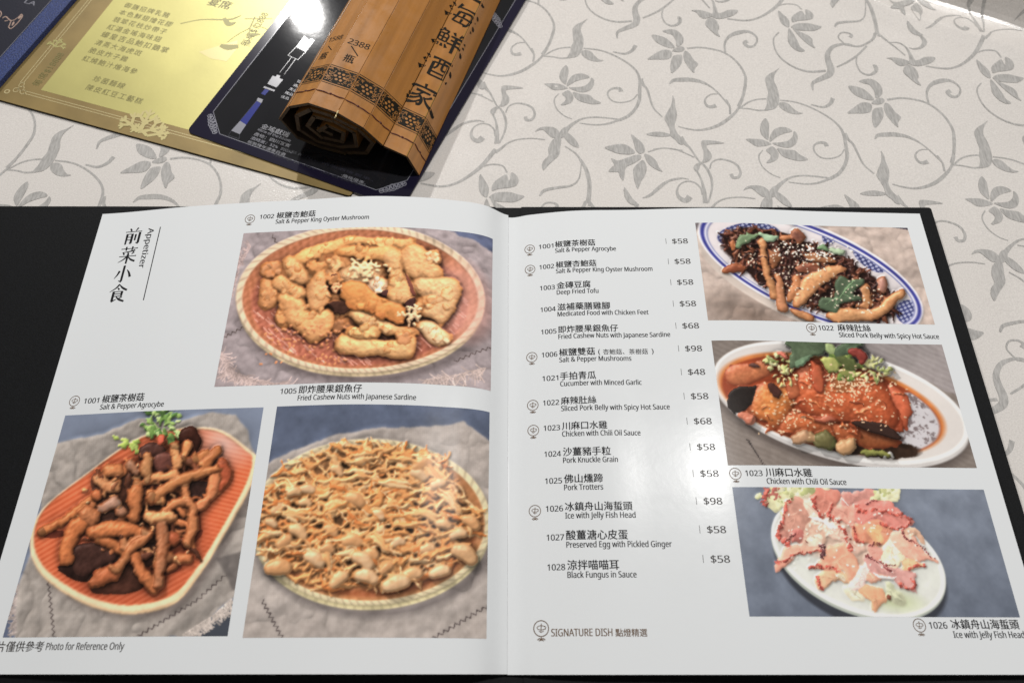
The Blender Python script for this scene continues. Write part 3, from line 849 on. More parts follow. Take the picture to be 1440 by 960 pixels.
# cross-section polyline (x across, z up, mm), from the outer tail inwards
PROF = [(0.0, 2.5), (-5.6, 18.0), (-20.3, 22.4), (-30.6, 34.0), (-45.2, 41.5), (-62.9, 43.6), (-78.2, 35.8), (-88.4, 22.0), (-80.5, 6.6), (-65.0, 2.9),
        (-48.5, 3.0), (-33.5, 8.0), (-26.5, 20.5), (-35.5, 31.5), (-50.5, 37.0), (-64.5, 38.0), (-76.0, 29.0), (-78.5, 15.0), (-67.5, 7.2), (-52.0, 7.2),
        (-38.5, 13.0), (-37.5, 25.5), (-51.0, 32.0), (-64.0, 32.0), (-71.5, 21.0), (-63.0, 12.0), (-48.5, 12.5), (-45.0, 23.0), (-57.0, 27.0), (-64.5, 20.0), (-55, 16.5)]
TH = 1.7
rs = random.Random(11)
for i in range(len(PROF) - 1):
    a, b = np.array(PROF[i]), np.array(PROF[i + 1])
    e = b - a
    L = np.linalg.norm(e)
    e /= L
    nrm = np.array([e[1], -e[0]])                # outward side of the spiral
    u0 = 0.0 if i < 6 else (rs.uniform(-0.6, 0.6) if i < 8 else rs.uniform(0.3, 1.6))
    u1 = LEN + rs.uniform(-0.6, 0.6)
    gap = 0.12
    th = TH if i < 8 else 2.5
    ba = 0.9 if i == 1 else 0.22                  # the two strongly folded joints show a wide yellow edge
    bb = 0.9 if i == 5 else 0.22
    sec = [a + e * gap - nrm * th, a + e * gap - nrm * ba, a + e * (gap + ba), b - e * (gap + bb), b - e * gap - nrm * bb, b - e * gap - nrm * th]
    g = Geo()
    n = len(sec)
    v = [(p[0] * MM, u0 * MM, p[1] * MM) for p in sec] + [(p[0] * MM, u1 * MM, p[1] * MM) for p in sec]
    g.add(v, [], 0)
    g.f = [tuple(range(n)), tuple(range(2 * n - 1, n - 1, -1))] + [(k, n + k, n + (k + 1) % n, (k + 1) % n) for k in range(n)]
    # bevels at the two folded joints carry the yellow of the slip's side face
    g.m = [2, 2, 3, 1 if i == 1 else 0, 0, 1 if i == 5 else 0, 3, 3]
    g.build("bamboo_slip", None, scroll, [M["bamboo"], M["bamboo_edge"], M["bamboo_end_shaded"], M["bamboo_back_shaded"]])

# unrolled coordinate s (from the left-hand visible slip towards the tail) -> slip surface
ORDER = list(range(6, -1, -1))
SEGS = []
s0 = 0.0
for k in range(6):
    a, b = np.array(PROF[ORDER[k]]), np.array(PROF[ORDER[k + 1]])
    L = np.linalg.norm(b - a)
    SEGS.append((s0, s0 + L, a, (b - a) / L))
    s0 += L


def on_scroll(s, u, lift=0.07):
    for q0, q1, a, e in SEGS:
        if s <= q1 or q1 == SEGS[-1][1]:
            n = np.array([-e[1], e[0]])
            t = min(max(s - q0, 0.15), q1 - q0 - 0.15)
            drop = 0.22 * max(0.0, 1 - (t - 0.22) / 0.22, 1 - (q1 - q0 - 0.22 - t) / 0.22)
            p = a + e * (s - q0 if 0.1 < s - q0 < q1 - q0 - 0.1 else t) + n * (lift - drop)
            return (float(p[0]) * MM, u * MM, float(p[1]) * MM)


def slip_print(name, parts, mat, lift=0.07):
    g = Geo()
    for V, F in parts:
        g.add([on_scroll(p[0], p[1], lift + (p[2] if len(p) > 2 else 0.0)) for p in V], F)
    return g.build(name, M[mat], scroll)


def seg_s(k):
    return SEGS[k][0]


# price lettering on the two left slips
V, F = line("2388", seg_s(1) + 2.4, 50.4, 4.2, 13.4)
V2, F2 = hanzi("瓶", seg_s(1) + 5.2, 36.4, 6.2)
slip_print("price_text", [(V, F), (V2, F2), strokes2d([[(seg_s(1) + 5.6, 49.2, .7), (seg_s(1) + 12.2, 43.4, .7)]], 1)], "scroll_ink")
V, F = line("1588", seg_s(0) + 2.4, 53.4, 4.0, 11.5)
V2, F2 = hanzi("瓶", seg_s(0) + 3.2, 37.6, 6.0)
slip_print("price_text", [(V, F), (V2, F2), strokes2d([[(seg_s(0) + 5.2, 49.5, .6), (seg_s(0) + 10.6, 44.6, .6)]], 1)], "scroll_ink")

# clerical script down the tail slips (x, y down, width in a 100 box)
w_ = 7.6
WATER = [[(6, 6, 9), (14, 14, 7), (20, 20, 3)], [(0, 34, 10), (9, 40, 7), (15, 46, 3)], [(-6, 82, 12), (4, 74, 8), (18, 62, 3)]]
SCRIPT = {
    '家': [[(50, -4, 7), (52, 12, 5)], [(14, 16, 6), (8, 30, 8)], [(12, 18, w_), (50, 15, 5), (92, 18, w_), (88, 32, 5)], [(26, 34, w_), (78, 34, 5)],
          [(52, 36, 5), (34, 54, 5), (6, 62, 9)], [(40, 48, 5), (56, 66, 7), (56, 88, 7), (44, 94, 8)], [(46, 58, 5), (28, 72, 5), (4, 80, 10)],
          [(54, 70, 5), (36, 88, 5), (10, 98, 10)], [(88, 44, 7), (76, 54, 5), (62, 60, 4)], [(60, 54, 4), (76, 76, 6), (96, 90, 9), (120, 98, 12), (132, 94, 3)]],
    '酒': WATER + [[(30, 10, 8), (60, 7, 5), (96, 10, w_), (106, 7, 4)], [(38, 28, w_), (38, 92, w_)], [(38, 29, 5), (64, 27, 5), (92, 29, w_), (92, 92, w_)],
                  [(38, 90, 5), (92, 90, 5)], [(56, 10, 5), (55, 42, 5), (46, 58, 5)], [(74, 10, 5), (74, 50, 6), (90, 54, 5)], [(42, 72, 5), (88, 72, 5)],
                  [(108, 34, 4), (116, 44, 11), (122, 52, 3)], [(116, 80, 3), (110, 92, 6)]],
    '鮮': [[(24, 0, 6), (8, 24, 5)], [(22, 10, 5), (40, 10, 5), (34, 24, 5)], [(12, 26, 5), (12, 62, 5)], [(12, 27, 4.5), (44, 27, 4.5), (44, 62, 5)],
          [(12, 44, 4.5), (44, 44, 4.5)], [(28, 27, 4.5), (28, 62, 4.5)], [(12, 62, 4.5), (44, 62, 4.5)], [(-2, 92, 10), (10, 74, 4)], [(16, 88, 8), (20, 74, 4)],
          [(34, 88, 8), (32, 74, 4)], [(52, 88, 8), (44, 72, 4)], [(60, 4, 8), (68, 18, 4)], [(94, 2, 8), (84, 18, 4)], [(54, 26, 5), (96, 26, w_)],
          [(58, 44, 5), (94, 44, w_)], [(48, 64, 5), (76, 62, 5), (106, 66, 8)], [(76, 24, w_), (76, 102, w_)], [(110, 26, 3), (120, 22, 6)], [(110, 46, 3), (122, 40, 6)], [(112, 70, 4), (122, 78, 11), (128, 82, 3)]],
    '海': WATER + [[(42, -4, 8), (30, 24, 4)], [(34, 16, 5), (70, 13, 5), (98, 16, w_)], [(44, 34, w_), (38, 62, 5), (30, 90, 5)], [(44, 35, 5), (92, 35, w_), (88, 84, 6), (72, 94, 8)],
                  [(24, 62, 5), (64, 59, 5), (100, 62, 7)], [(34, 88, 5), (86, 88, 5)], [(64, 40, 7), (62, 56, 5)], [(62, 66, 7), (60, 84, 5)],
                  [(112, 10, 4), (120, 16, 10), (126, 20, 3)], [(112, 66, 4), (122, 72, 11), (128, 76, 3)], [(112, 90, 3), (118, 96, 8)], [(114, 40, 2), (119, 44, 5)]],
    '上': [[(50, 0, 8), (50, 88, 7)], [(52, 42, 5), (84, 42, 8)], [(4, 90, 6), (50, 88, 6), (104, 88, 10), (124, 80, 3)]]}
parts = []
for chx, cu in zip("家酒鮮海上", (45.4, 70.0, 94.3, 118.6, 143.0)):
    k = 0.178
    cs = seg_s(4) + 7.2
    st = [[(cs + (x - 52) * k, cu - (y - 50) * k, w * k * 1.55) for x, y, w in q] for q in SCRIPT[chx]]
    parts.append(strokes2d(st, 7))
slip_print("scroll_lettering", parts, "scroll_ink")

# patterned band, border lines and binding cord round the outer slips
S_END = SEGS[-1][1]
band, motif, cords = [], [], []
brk = [0.05] + [q[1] for q in SEGS]


def span(u0, u1):
    """strip between two u values, split at every slip edge"""
    V, F = [], []
    for q0, q1, a, e in SEGS:
        xs = np.concatenate([[q0 + .14, q0 + .45], np.linspace(q0 + 1.4, q1 - 1.4, 10), [q1 - .45, q1 - .14]])
        for j in range(len(xs) - 1):
            k = len(V)
            V += [(xs[j], u0), (xs[j + 1], u0), (xs[j + 1], u1), (xs[j], u1)]
            F.append((k, k + 1, k + 2, k + 3))
    return V, F


ub = (18.6, 30.2)
slip_print("pattern_band", [span(*ub), span(17.3, 17.8), span(31.0, 31.5)], "band_ink", 0.06)
for q0, q1, a, e in SEGS:
    cx, cy = (q0 + q1) / 2, (ub[0] + ub[1]) / 2
    for ang in range(0, 360, 60):
        x, y = cx + 2.7 * math.cos(rad(ang)), cy + 2.7 * math.sin(rad(ang))
        motif.append(([(x + .95 * math.cos(rad(t)), y + .85 * math.sin(rad(t))) for t in range(0, 360, 40)], [tuple(range(9))]))
    motif.append(([(cx + .8 * math.cos(rad(t)), cy + .8 * math.sin(rad(t))) for t in range(0, 360, 40)], [tuple(range(9))]))
    for sgn in (-1, 1):
        for _ in range(26):
            x = cx + sgn * rs.uniform(3.9, 8.4)
            y = cy + rs.uniform(-5.2, 5.2)
            if q0 + .5 < x < q1 - .5:
                r_ = rs.uniform(.25, .55)
                a0 = rs.uniform(0, 6.3)
                motif.append(strokes2d([[(x + r_ * 1.9 * math.cos(a0 + t), y + r_ * 1.7 * math.sin(a0 + t), .32) for t in (0, .8, 1.6, 2.4, 3.2)]], 2))
    for _ in range(10):
        x, y = cx + rs.uniform(-4, 4), cy + rs.choice((-1, 1)) * rs.uniform(4.2, 5.4)
        motif.append(strokes2d([[(x - .7, y, .3), (x, y + .3, .4), (x + .7, y, .3)]], 2))
slip_print("band_motif", motif, "bamboo", 0.10)


def tube3(pts, r, sides=6):
    g = Geo()
    P = [np.array(p, float) for p in pts]
    rings = []
    for i, p in enumerate(P):
        t = P[min(i + 1, len(P) - 1)] - P[max(i - 1, 0)]
        t /= np.linalg.norm(t)
        up = np.array([0, 1.0, 0]) if abs(t[1]) < 0.9 else np.array([1.0, 0, 0])
        n1 = np.cross(t, up)
        n1 /= np.linalg.norm(n1)
        n2 = np.cross(t, n1)
        rr = r[i] if isinstance(r, (list, tuple)) else r
        rings.append([tuple(p + rr * (n1 * math.cos(2 * PI * k / sides) + n2 * math.sin(2 * PI * k / sides))) for k in range(sides)])
    for rg in rings:
        g.v += rg
    for i in range(len(P) - 1):
        for k in range(sides):
            g.f.append((i * sides + k, i * sides + (k + 1) % sides, (i + 1) * sides + (k + 1) % sides, (i + 1) * sides + k))
    g.f += [tuple(range(sides - 1, -1, -1)), tuple((len(P) - 1) * sides + k for k in range(sides))]
    g.m = [0] * len(g.f)
    return g


cg = Geo()
for q0, q1, a, e in SEGS:
    mid = (q0 + q1) / 2
    for x0, x1 in ((q0 + .3, mid - 1.0), (mid + 1.0, q1 - .3)):
        pts = [on_scroll(x0 + (x1 - x0) * t / 5, 10.6 + 0.25 * math.sin(x0 + t), 0.12) for t in range(6)]
        tg = tube3(pts, [.00028, .0004, .00042, .00042, .0004, .00028])
        cg.add(tg.v, tg.f)
    c = on_scroll(mid, 10.9, 0.1)
    ring_ = [on_scroll(mid + 1.0 * math.cos(rad(t)), 10.9 + .8 * math.sin(rad(t)), 0.1) for t in range(0, 360, 45)]
    top = on_scroll(mid, 10.9, 0.7)
    cg.add(ring_ + [top], [(k, (k + 1) % 8, 8) for k in range(8)])
cg.build("binding_cord", M["cord"], scroll)
ends = [on_scroll(seg_s(2) - .1, 1.5, .2), on_scroll(seg_s(2) - .2, -0.6, .1), on_scroll(seg_s(2) - .3, -2.0, -1.0), on_scroll(seg_s(2) - .7, -3.0, -1.8)]
tube3(ends, [.0004, .00035, .0004, .0003]).build("loose_thread", M["gold_line"], scroll)

# ------------------------------------------------------------------ the six printed dish pictures
# Each picture is one ink layer on its page: a fine sheet whose vertices carry the ink colour.  The artwork is
# drawn here from pieces (strokes, blobs, plates) in the units of a layout sketch.
RNG = np.random.default_rng(7)


def vnoise(h, w, cell, seed, octv=3):
    r = np.random.default_rng(seed)
    out = np.zeros((h, w))
    amp, tot = 1.0, 0.0
    for o in range(octv):
        c = max(cell / 2**o, 1.5)
        gh, gw = int(h / c) + 3, int(w / c) + 3
        g = r.random((gh, gw))
        y = np.arange(h) / c
        x = np.arange(w) / c
        yi, xi = y.astype(int), x.astype(int)
        fy, fx = y - yi, x - xi
        fy = (fy * fy * (3 - 2 * fy))[:, None]
        fx = (fx * fx * (3 - 2 * fx))[None, :]
        A = g[yi][:, xi]
        B_ = g[yi][:, xi + 1]
        C_ = g[yi + 1][:, xi]
        D_ = g[yi + 1][:, xi + 1]
        out += amp * ((A * (1 - fx) + B_ * fx) * (1 - fy) + (C_ * (1 - fx) + D_ * fx) * fy)
        tot += amp
        amp *= 0.55
    return out / tot * 2 - 1


def blur(a, r):
    r = int(max(1, round(r)))
    for ax in (0, 1):
        for _ in range(2):
            p = np.pad(a, [(r + 1, r) if k == ax else (0, 0) for k in range(2)], mode='edge')
            c = np.cumsum(p, axis=ax)
            n = a.shape[ax]
            a = (np.take(c, range(2 * r + 1, 2 * r + 1 + n), axis=ax) - np.take(c, range(0, n), axis=ax)) / (2 * r + 1)
    return a


class Art:
    def __init__(self, quad, wmm, hmm, seed, ppm=3.1, bulge=0.0):
        self.w, self.h = int(wmm * ppm), int(hmm * ppm)
        A = []
        for (u, v), (x, y) in zip(((0, 0), (1, 0), (1, 1), (0, 1)), quad):
            A.append([u, v, 1, 0, 0, 0, -u * x, -v * x, x])
            A.append([0, 0, 0, u, v, 1, -u * y, -v * y, y])
        A = np.array(A, float)
        hh = np.append(np.linalg.solve(A[:, :8], A[:, 8]), 1).reshape(3, 3)
        u, v = np.meshgrid((np.arange(self.w) + .5) / self.w, (np.arange(self.h) + .5) / self.h)
        q = hh[2, 0] * u + hh[2, 1] * v + 1
        self.sx = (hh[0, 0] * u + hh[0, 1] * v + hh[0, 2]) / q
        self.sy = (hh[1, 0] * u + hh[1, 1] * v + hh[1, 2]) / q - bulge * 4 * u * (1 - u)
        self.inv = np.linalg.inv(hh)
        self.bulge = bulge
        self.scale = self.w / (abs(quad[1][0] - quad[0][0]))
        self.a = np.zeros((self.h, self.w, 3))
        self.z = np.zeros((self.h, self.w))
        self.g = np.zeros((self.h, self.w))
        self.cl = np.zeros((self.h, self.w))         # crumpled cloth
        self.nz = [vnoise(self.h, self.w, c, seed + k, 4) for k, c in enumerate((70, 26, 9, 3.5))]
        self.wx = self.sx + (self.nz[1] * 9 + self.nz[2] * 7) / self.scale * .55
        self.wy = self.sy + (np.roll(self.nz[1], 31, 1) * 9 + np.roll(self.nz[2], 17, 0) * 7) / self.scale * .55
        self.r = np.random.default_rng(seed)

    def box(self, x0, y0, x1, y1):
        P = np.array([[x0, y0, 1], [x1, y0, 1], [x1, y1, 1], [x0, y1, 1]]).T
        q = self.inv @ P
        u, v = q[0] / q[2] * self.w, q[1] / q[2] * self.h
        m = abs(self.bulge) * self.scale + 12
        i0, i1 = int(max(0, v.min() - m)), int(min(self.h, v.max() + m))
        j0, j1 = int(max(0, u.min() - 12)), int(min(self.w, u.max() + 12))
        return (slice(i0, i1), slice(j0, j1)) if i1 > i0 and j1 > j0 else None

    def wash(self, mask, col, noise=0.0, k=1, z=None, gl=0.0):
        """colour a region; col in 0..255"""
        c = np.array(col, float)
        t = 1 + noise * self.nz[k]
        m = np.clip(mask, 0, 1)[..., None]
        self.a = self.a * (1 - m) + c * t[..., None] * m
        if z is not None:
            self.z = np.where(mask > .5, z, self.z)
            self.cl = self.cl * (1 - np.clip(mask, 0, 1))
        self.g = self.g * (1 - m[..., 0]) + gl * m[..., 0]

    def poly(self, pts, warp=0.0, soft=1.0):
        X = self.sx + warp * self.nz[1] / self.scale * 10
        Y = self.sy + warp * np.roll(self.nz[1], 23, 1) / self.scale * 10
        ins = np.zeros(X.shape, bool)
        n = len(pts)
        for i in range(n):
            x1, y1 = pts[i]
            x2, y2 = pts[(i + 1) % n]
            if y1 == y2:
                continue
            c = (y1 > Y) != (y2 > Y)
            ins ^= c & (X < (x2 - x1) * (Y - y1) / (y2 - y1) + x1)
        m = ins.astype(float)
        return blur(m, soft) if soft >= 1 else m

    def ell(self, cx, cy, rx, ry, deg=0.0, warp=0.0):
        """normalised radius field of an ellipse"""
        X, Y = (self.wx, self.wy) if warp else (self.sx, self.sy)
        c, s = math.cos(rad(deg)), math.sin(rad(deg))
        dx, dy = X - cx, Y - cy
        return np.hypot((dx * c + dy * s) / rx, (-dx * s + dy * c) / ry)

    def inside(self, e, soft=0.02):
        return np.clip((1 - e) / soft + .5, 0, 1)

    def stroke(self, pts, rr, col, z0=0.0, flat=1.0, var=0.10, edge=None, warp=True, gl=0.2, k=2, n=5, prof=0.5):
        """a rounded strand or lump: centre line pts, radii rr (sketch units)"""
        pts = [tuple(p) for p in pts]
        if len(pts) == 1:
            pts = [pts[0], (pts[0][0] + .5, pts[0][1])]
        m = len(pts)
        R = np.interp(np.linspace(0, 1, m), np.linspace(0, 1, len(rr)), rr) if hasattr(rr, '__len__') else np.full(m, float(rr))
        P = catmull([(x, y, r) for (x, y), r in zip(pts, R)], n)
        P = np.array(P)
        b = self.box(P[:, 0].min() - P[:, 2].max(), P[:, 1].min() - P[:, 2].max(), P[:, 0].max() + P[:, 2].max(), P[:, 1].max() + P[:, 2].max())
        if b is None:
            return
        X, Y = (self.wx[b], self.wy[b]) if warp else (self.sx[b], self.sy[b])
        best = np.full(X.shape, 9.0)
        rad_ = np.ones(X.shape)
        for i in range(len(P) - 1):
            ax, ay, ar = P[i]
            bx, by, br = P[i + 1]
            dx, dy = bx - ax, by - ay
            t = np.clip(((X - ax) * dx + (Y - ay) * dy) / (dx * dx + dy * dy + 1e-9), 0, 1)
            r = np.maximum(ar + (br - ar) * t, .1)
            d = np.hypot(X - ax - dx * t, Y - ay - dy * t) / r
            u = d < best
            best = np.where(u, d, best)
            rad_ = np.where(u, r, rad_)
        ins = best < 1
        hgt = z0 + flat * rad_ * np.maximum(1 - best**2, 0) ** prof
        hgt = hgt + flat * np.minimum(rad_, 30) * (.13 * self.nz[2][b] + .10 * self.nz[3][b])
        put = ins & (hgt > self.z[b])
        c = np.array(col, float) * (1 + self.r.uniform(-1, 1) * var * .6)
        tone = 1 + var * self.nz[k][b] + var * .6 * self.nz[1][b]
        cc = c[None, None, :] * tone[..., None]
        if edge is not None:
            e = np.clip(best, 0, 1)[..., None] ** 3
            spot = np.clip(self.nz[2][b] * 1.5, 0, 1)[..., None] * .6
            w = np.clip(e * .8 + spot, 0, 1)
            cc = cc * (1 - w) + np.array(edge, float) * w
        self.a[b] = np.where(put[..., None], cc, self.a[b])
        self.z[b] = np.where(put, hgt, self.z[b])
        self.cl[b] = np.where(put, 0, self.cl[b])
        self.g[b] = np.where(put, gl, self.g[b])

    def chunk(self, pts, col, z0, h, r=6, var=.12, edge=None, gl=.25, warp=.6, smooth=3, grow=1.0, rough=.10, dome=.5):
        """piece with a drawn outline: flat-topped, rounded towards its rim"""
        if grow != 1.0:
            cx, cy = np.mean(pts, 0)
            pts = [(cx + (x - cx) * grow, cy + (y - cy) * grow) for x, y in pts]
        q = catmull(pts, smooth, True) if smooth else pts
        m = self.poly(q, warp, 0)
        lim = np.clip((blur(m, r) - .5) * 2, 0, 1) ** dome
        hgt = z0 + h * lim + h * rough * (self.nz[2] + .8 * self.nz[3] + .8 * self.nz[1])
        put = (m > .5) & (hgt > self.z)
        c = np.array(col, float) * (1 + self.r.uniform(-.5, .5) * var)
        tone = 1 + var * (self.nz[2] * .7 + self.nz[1] * .7 + self.nz[3] * .3)
        cc = c[None, None, :] * tone[..., None]
        if edge is not None:
            w = np.clip((1 - lim) * .75 + np.clip(self.nz[1] * 1.3 - .15, 0, 1) * .45, 0, 1)[..., None]
            cc = cc * (1 - w) + np.array(edge, float) * w
        self.a = np.where(put[..., None], cc, self.a)
        self.z = np.where(put, hgt, self.z)
        self.cl = np.where(put, 0, self.cl)
        self.g = np.where(put, gl, self.g)

    def dots(self, n, where, r, col, z=4.0, long=1.0, gl=.3, jit=.2):
        """seeds and crumbs; where() -> (x, y)"""
        for _ in range(n):
            x, y = where()
            a = self.r.uniform(0, math.pi)
            q = self.r.uniform(1 - jit, 1 + jit)
            l = r * (long - 1) * q
            b = self.box(x - 3 * r, y - 3 * r, x + 3 * r, y + 3 * r)
            if b is None:
                continue
            zz = self.z[b]
            base = float(np.median(zz)) if zz.size else 0
            self.stroke([(x - l * math.cos(a), y - l * math.sin(a) * .7), (x + l * math.cos(a), y + l * math.sin(a) * .7)], r * q, col, max(base, 0) + z - r * .3, .8, .06, None, False, gl, 2, 2)

    def finish(self, relief=0.9, amb=0.55, light=(-0.45, -0.62, 0.64), ao=0.02, contrast=1.0, gain=1.0, glint=60, haze=8.0, sat=0.80, tint=(1, 1, 1)):
        s = self.scale
        z = blur(self.z * s, 1) + blur(self.cl, 3) * (np.abs(blur(self.nz[0], 2)) * 15 + blur(self.nz[1], 2) * 2.5)
        gy, gx = np.gradient(z)
        nx, ny, nz = -gx * relief, -gy * relief, np.ones_like(z)
        l = np.sqrt(nx**2 + ny**2 + nz**2)
        L = np.array(light) / np.linalg.norm(light)
        lam = np.clip((nx * L[0] + ny * L[1] + nz * L[2]) / l / L[2], 0, 1.42)
        occ = np.clip(1 - ao * np.maximum(blur(z, 5) - z, 0) * 2.2 - ao * np.maximum(blur(z, 12) - z, 0) * 1.6, .12, 1.06)
        # printed cast shade inside the picture: taller things up-left hide the lamp
        sh = np.ones_like(z)
        for k in (3, 6, 10, 15):
            zs = np.roll(np.roll(z, k, 0), int(k * .7), 1)
            sh = np.minimum(sh, np.clip(1 - (zs - z - k * 1.05) * .06, .45, 1))
        c = self.a * ((amb * occ + (1 - amb) * lam * sh * (.5 + .5 * occ)))[..., None]
        H = np.array([L[0], L[1], L[2] + 1])
        H /= np.linalg.norm(H)
        spc = np.clip((nx * H[0] + ny * H[1] + nz * H[2]) / l, 0, 1) ** 28
        c = c + (spc * self.g * glint * sh)[..., None]
        c = c + (self.nz[3] * 2.2 + self.nz[2] * 1.2)[..., None]
        c = (c * gain - 110) * contrast + 110
        c = c * np.array(tint)
        grey = c.mean(2, keepdims=True)
        c = grey + (c - grey) * sat
        c = c * (1 - haze / 200) + haze
        c = c * .55 + .45 * np.stack([blur(c[..., k], 1) for k in range(3)], -1)      # half-tone softness
        c = np.clip(c, 3, 250)
        return c


def put_print(art_rgb, x0, y0, x1, y1, page, label):
    """lay the picture on its page (mm rectangle; y1 top)"""
    h, w, _ = art_rgb.shape
    c = art_rgb / 255.0
    c = np.where(c <= 0.04045, c / 12.92, ((c + 0.055) / 1.055) ** 2.4) * 1.17
    c = np.clip(c, 0.002, 0.9)
    xs = x0 + (x1 - x0) * np.linspace(0, 1, w)
    ys = y1 + (y0 - y1) * np.linspace(0, 1, h)
    X, Y = np.meshgrid(xs, ys)
    co = np.stack([X, Y, page_z(X) + 0.05], -1).reshape(-1, 3) * MM
    idx = np.arange(h * w).reshape(h, w)
    q = np.stack([idx[1:, :-1], idx[1:, 1:], idx[:-1, 1:], idx[:-1, :-1]], -1).reshape(-1, 4)
    me = bpy.data.meshes.new("printed_photo")
    me.vertices.add(len(co))
    me.vertices.foreach_set("co", co.astype(np.float32).ravel())
    me.loops.add(q.size)
    me.loops.foreach_set("vertex_index", q.astype(np.int32).ravel())
    me.polygons.add(len(q))
    me.polygons.foreach_set("loop_start", np.arange(0, q.size, 4, dtype=np.int32))
    me.polygons.foreach_set("use_smooth", np.ones(len(q), bool))
    at = me.attributes.new("Ink", 'FLOAT_COLOR', 'POINT')
    at.data.foreach_set("color", np.c_[c.reshape(-1, 3), np.ones(h * w)].astype(np.float32).ravel())
    me.materials.append(M["print"])
    me.update(calc_edges=True)
    me.validate()
    o = bpy.data.objects.new("printed_photo", me)
    COL.objects.link(o)
    o.parent = page
    o["label"] = label
    return o


def linen(A, mask, col, zig=()):
    A.wash(mask, col, .06, 0)
    A.cl = np.maximum(A.cl * (1 - mask), mask)
    weave = (np.sin(A.sx * .9 + A.nz[2] * 2) + np.sin(A.sy * 1.0 + A.nz[2] * 2)) * 3.0 + A.nz[3] * 7
    A.a += (mask * (A.nz[1] * 6 + A.nz[2] * 6 + weave + A.nz[0] * 8))[..., None]
    for z in zig:
        (xa, ya), (xb, yb), n, amp = z
        pts = []
        L = math.hypot(xb - xa, yb - ya)
        for i in range(n + 1):
            t = i / n
            s = amp * (1 if i % 2 else -1)
            pts.append((xa + (xb - xa) * t - (yb - ya) / L * s, ya + (yb - ya) * t + (xb - xa) / L * s))
        for i in range(n):
            A.stroke([pts[i], pts[i + 1]], 1.9, (84, 74, 72), 0.0, .1, .05, None, False, 0, 2, 1)


def fringe(A, pts, l, ang, col, n, spread=25):
    """loose threads along an edge"""
    for _ in range(n):
        t = A.r.uniform(0, len(pts) - 1)
        i = min(int(t), len(pts) - 2)
        f = t - i
        x = pts[i][0] + (pts[i + 1][0] - pts[i][0]) * f
        y = pts[i][1] + (pts[i + 1][1] - pts[i][1]) * f
        a = rad(ang + A.r.uniform(-spread, spread))
        ll = l * A.r.uniform(.5, 1.2)
        k = A.r.uniform(-.5, .5)
        A.stroke([(x, y), (x + ll * .5 * math.cos(a), y + ll * .5 * math.sin(a)), (x + ll * math.cos(a + k), y + ll * math.sin(a + k))], 2.4,
                 np.array(col) * A.r.uniform(.82, 1.15), .2, .6, .08, None, False, 0, 2, 3)


def sprig(A, cx, cy, n, l, cols, z, a0=0, a1=360, w=.34):
    """leafy garnish"""
    for _ in range(n):
        a = rad(A.r.uniform(a0, a1))
        d = A.r.uniform(.1, 1) * l
        x, y = cx + d * math.cos(a), cy + d * math.sin(a) * .7
        b = a + A.r.uniform(-1, 1)
        ll = l * A.r.uniform(.25, .55)
        c = cols[A.r.integers(len(cols))]
        A.stroke([(x, y), (x + ll * .5 * math.cos(b), y + ll * .5 * math.sin(b)), (x + ll * math.cos(b), y + ll * math.sin(b))],
                 [ll * .08, ll * w, ll * .05], c, z + A.r.uniform(0, 8), .35, .16, None, True, .25, 2, 4)


def basket(A, cx, cy, rx, ry, deg, rim, side, wall, floor, thick):
    """round woven tray: side band, plaited rim, inner wall and floor"""
    e0 = A.ell(cx, cy + thick, rx * .985, ry * .97, deg)
    A.wash(A.inside(A.ell(cx + 18, cy + thick * 1.8, rx * 1.02, ry * 1.0, deg), .10) * .55, (70, 62, 62))
    A.wash(A.inside(e0), side, .08, 1, 1)
    ang = np.arctan2(A.sy - cy, A.sx - cx)
    plait = np.sin(ang * 60 + A.sy * .05)
    A.a *= (1 - A.inside(e0) * .10 * (plait > .4))[..., None]
    e1 = A.ell(cx, cy, rx, ry, deg)
    A.wash(A.inside(e1), rim, .06, 2, 6)
    band = A.inside(e1) * np.clip((e1 - .93) / .02, 0, 1)
    A.a *= (1 - band * .16 * np.clip(np.sin(ang * 70 + e1 * 60), 0, 1))[..., None]
    e2 = A.ell(cx, cy + 3, rx * .945, ry * .93, deg)
    A.wash(A.inside(e2), wall, .10, 1, 2)
    e3 = A.ell(cx, cy + ry * .07, rx * .87, ry * .83, deg)
    A.wash(A.inside(e3, .05), floor, .12, 2, 0, .1)
    weave = np.sin((A.sx * .75 + A.sy * .35) * .22 + A.nz[2] * 1.2) * np.sin((A.sy - A.sx * .2) * .12 + A.nz[1] * 2)
    A.a += (A.inside(e2) * (weave * 16 + A.nz[3] * 10 + A.nz[2] * 10))[..., None] * np.array([1.1, .8, .7])
    return e2


# ---- 1002 fried king oyster mushroom on a round basket
A = Art([(165, 187), (1290, 210), (1290, 890), (40, 880)], 140, 92, 21, bulge=26)
linen(A, np.ones(A.z.shape), (152, 145, 148), [((300, 195), (335, 250), 6, 5), ((60, 668), (190, 600), 12, 6), ((1130, 770), (1300, 690), 14, 6)])
A.wash(A.poly([(985, 150), (1300, 195), (1300, 285), (1190, 225)], .6), (88, 98, 126), .10, 1)
fringe(A, [(60, 720), (110, 800), (230, 840), (420, 870)], 60, 60, (188, 172, 168), 170, 80)
fringe(A, [(1000, 850), (1130, 830), (1270, 790)], 60, 110, (186, 172, 166), 80, 70)
fringe(A, [(200, 250), (150, 340), (120, 480)], 40, 200, (176, 160, 158), 60, 80)
basket(A, 697, 487, 562, 330, 2, (222, 202, 172), (190, 176, 142), (176, 112, 80), (176, 104, 82), 26)
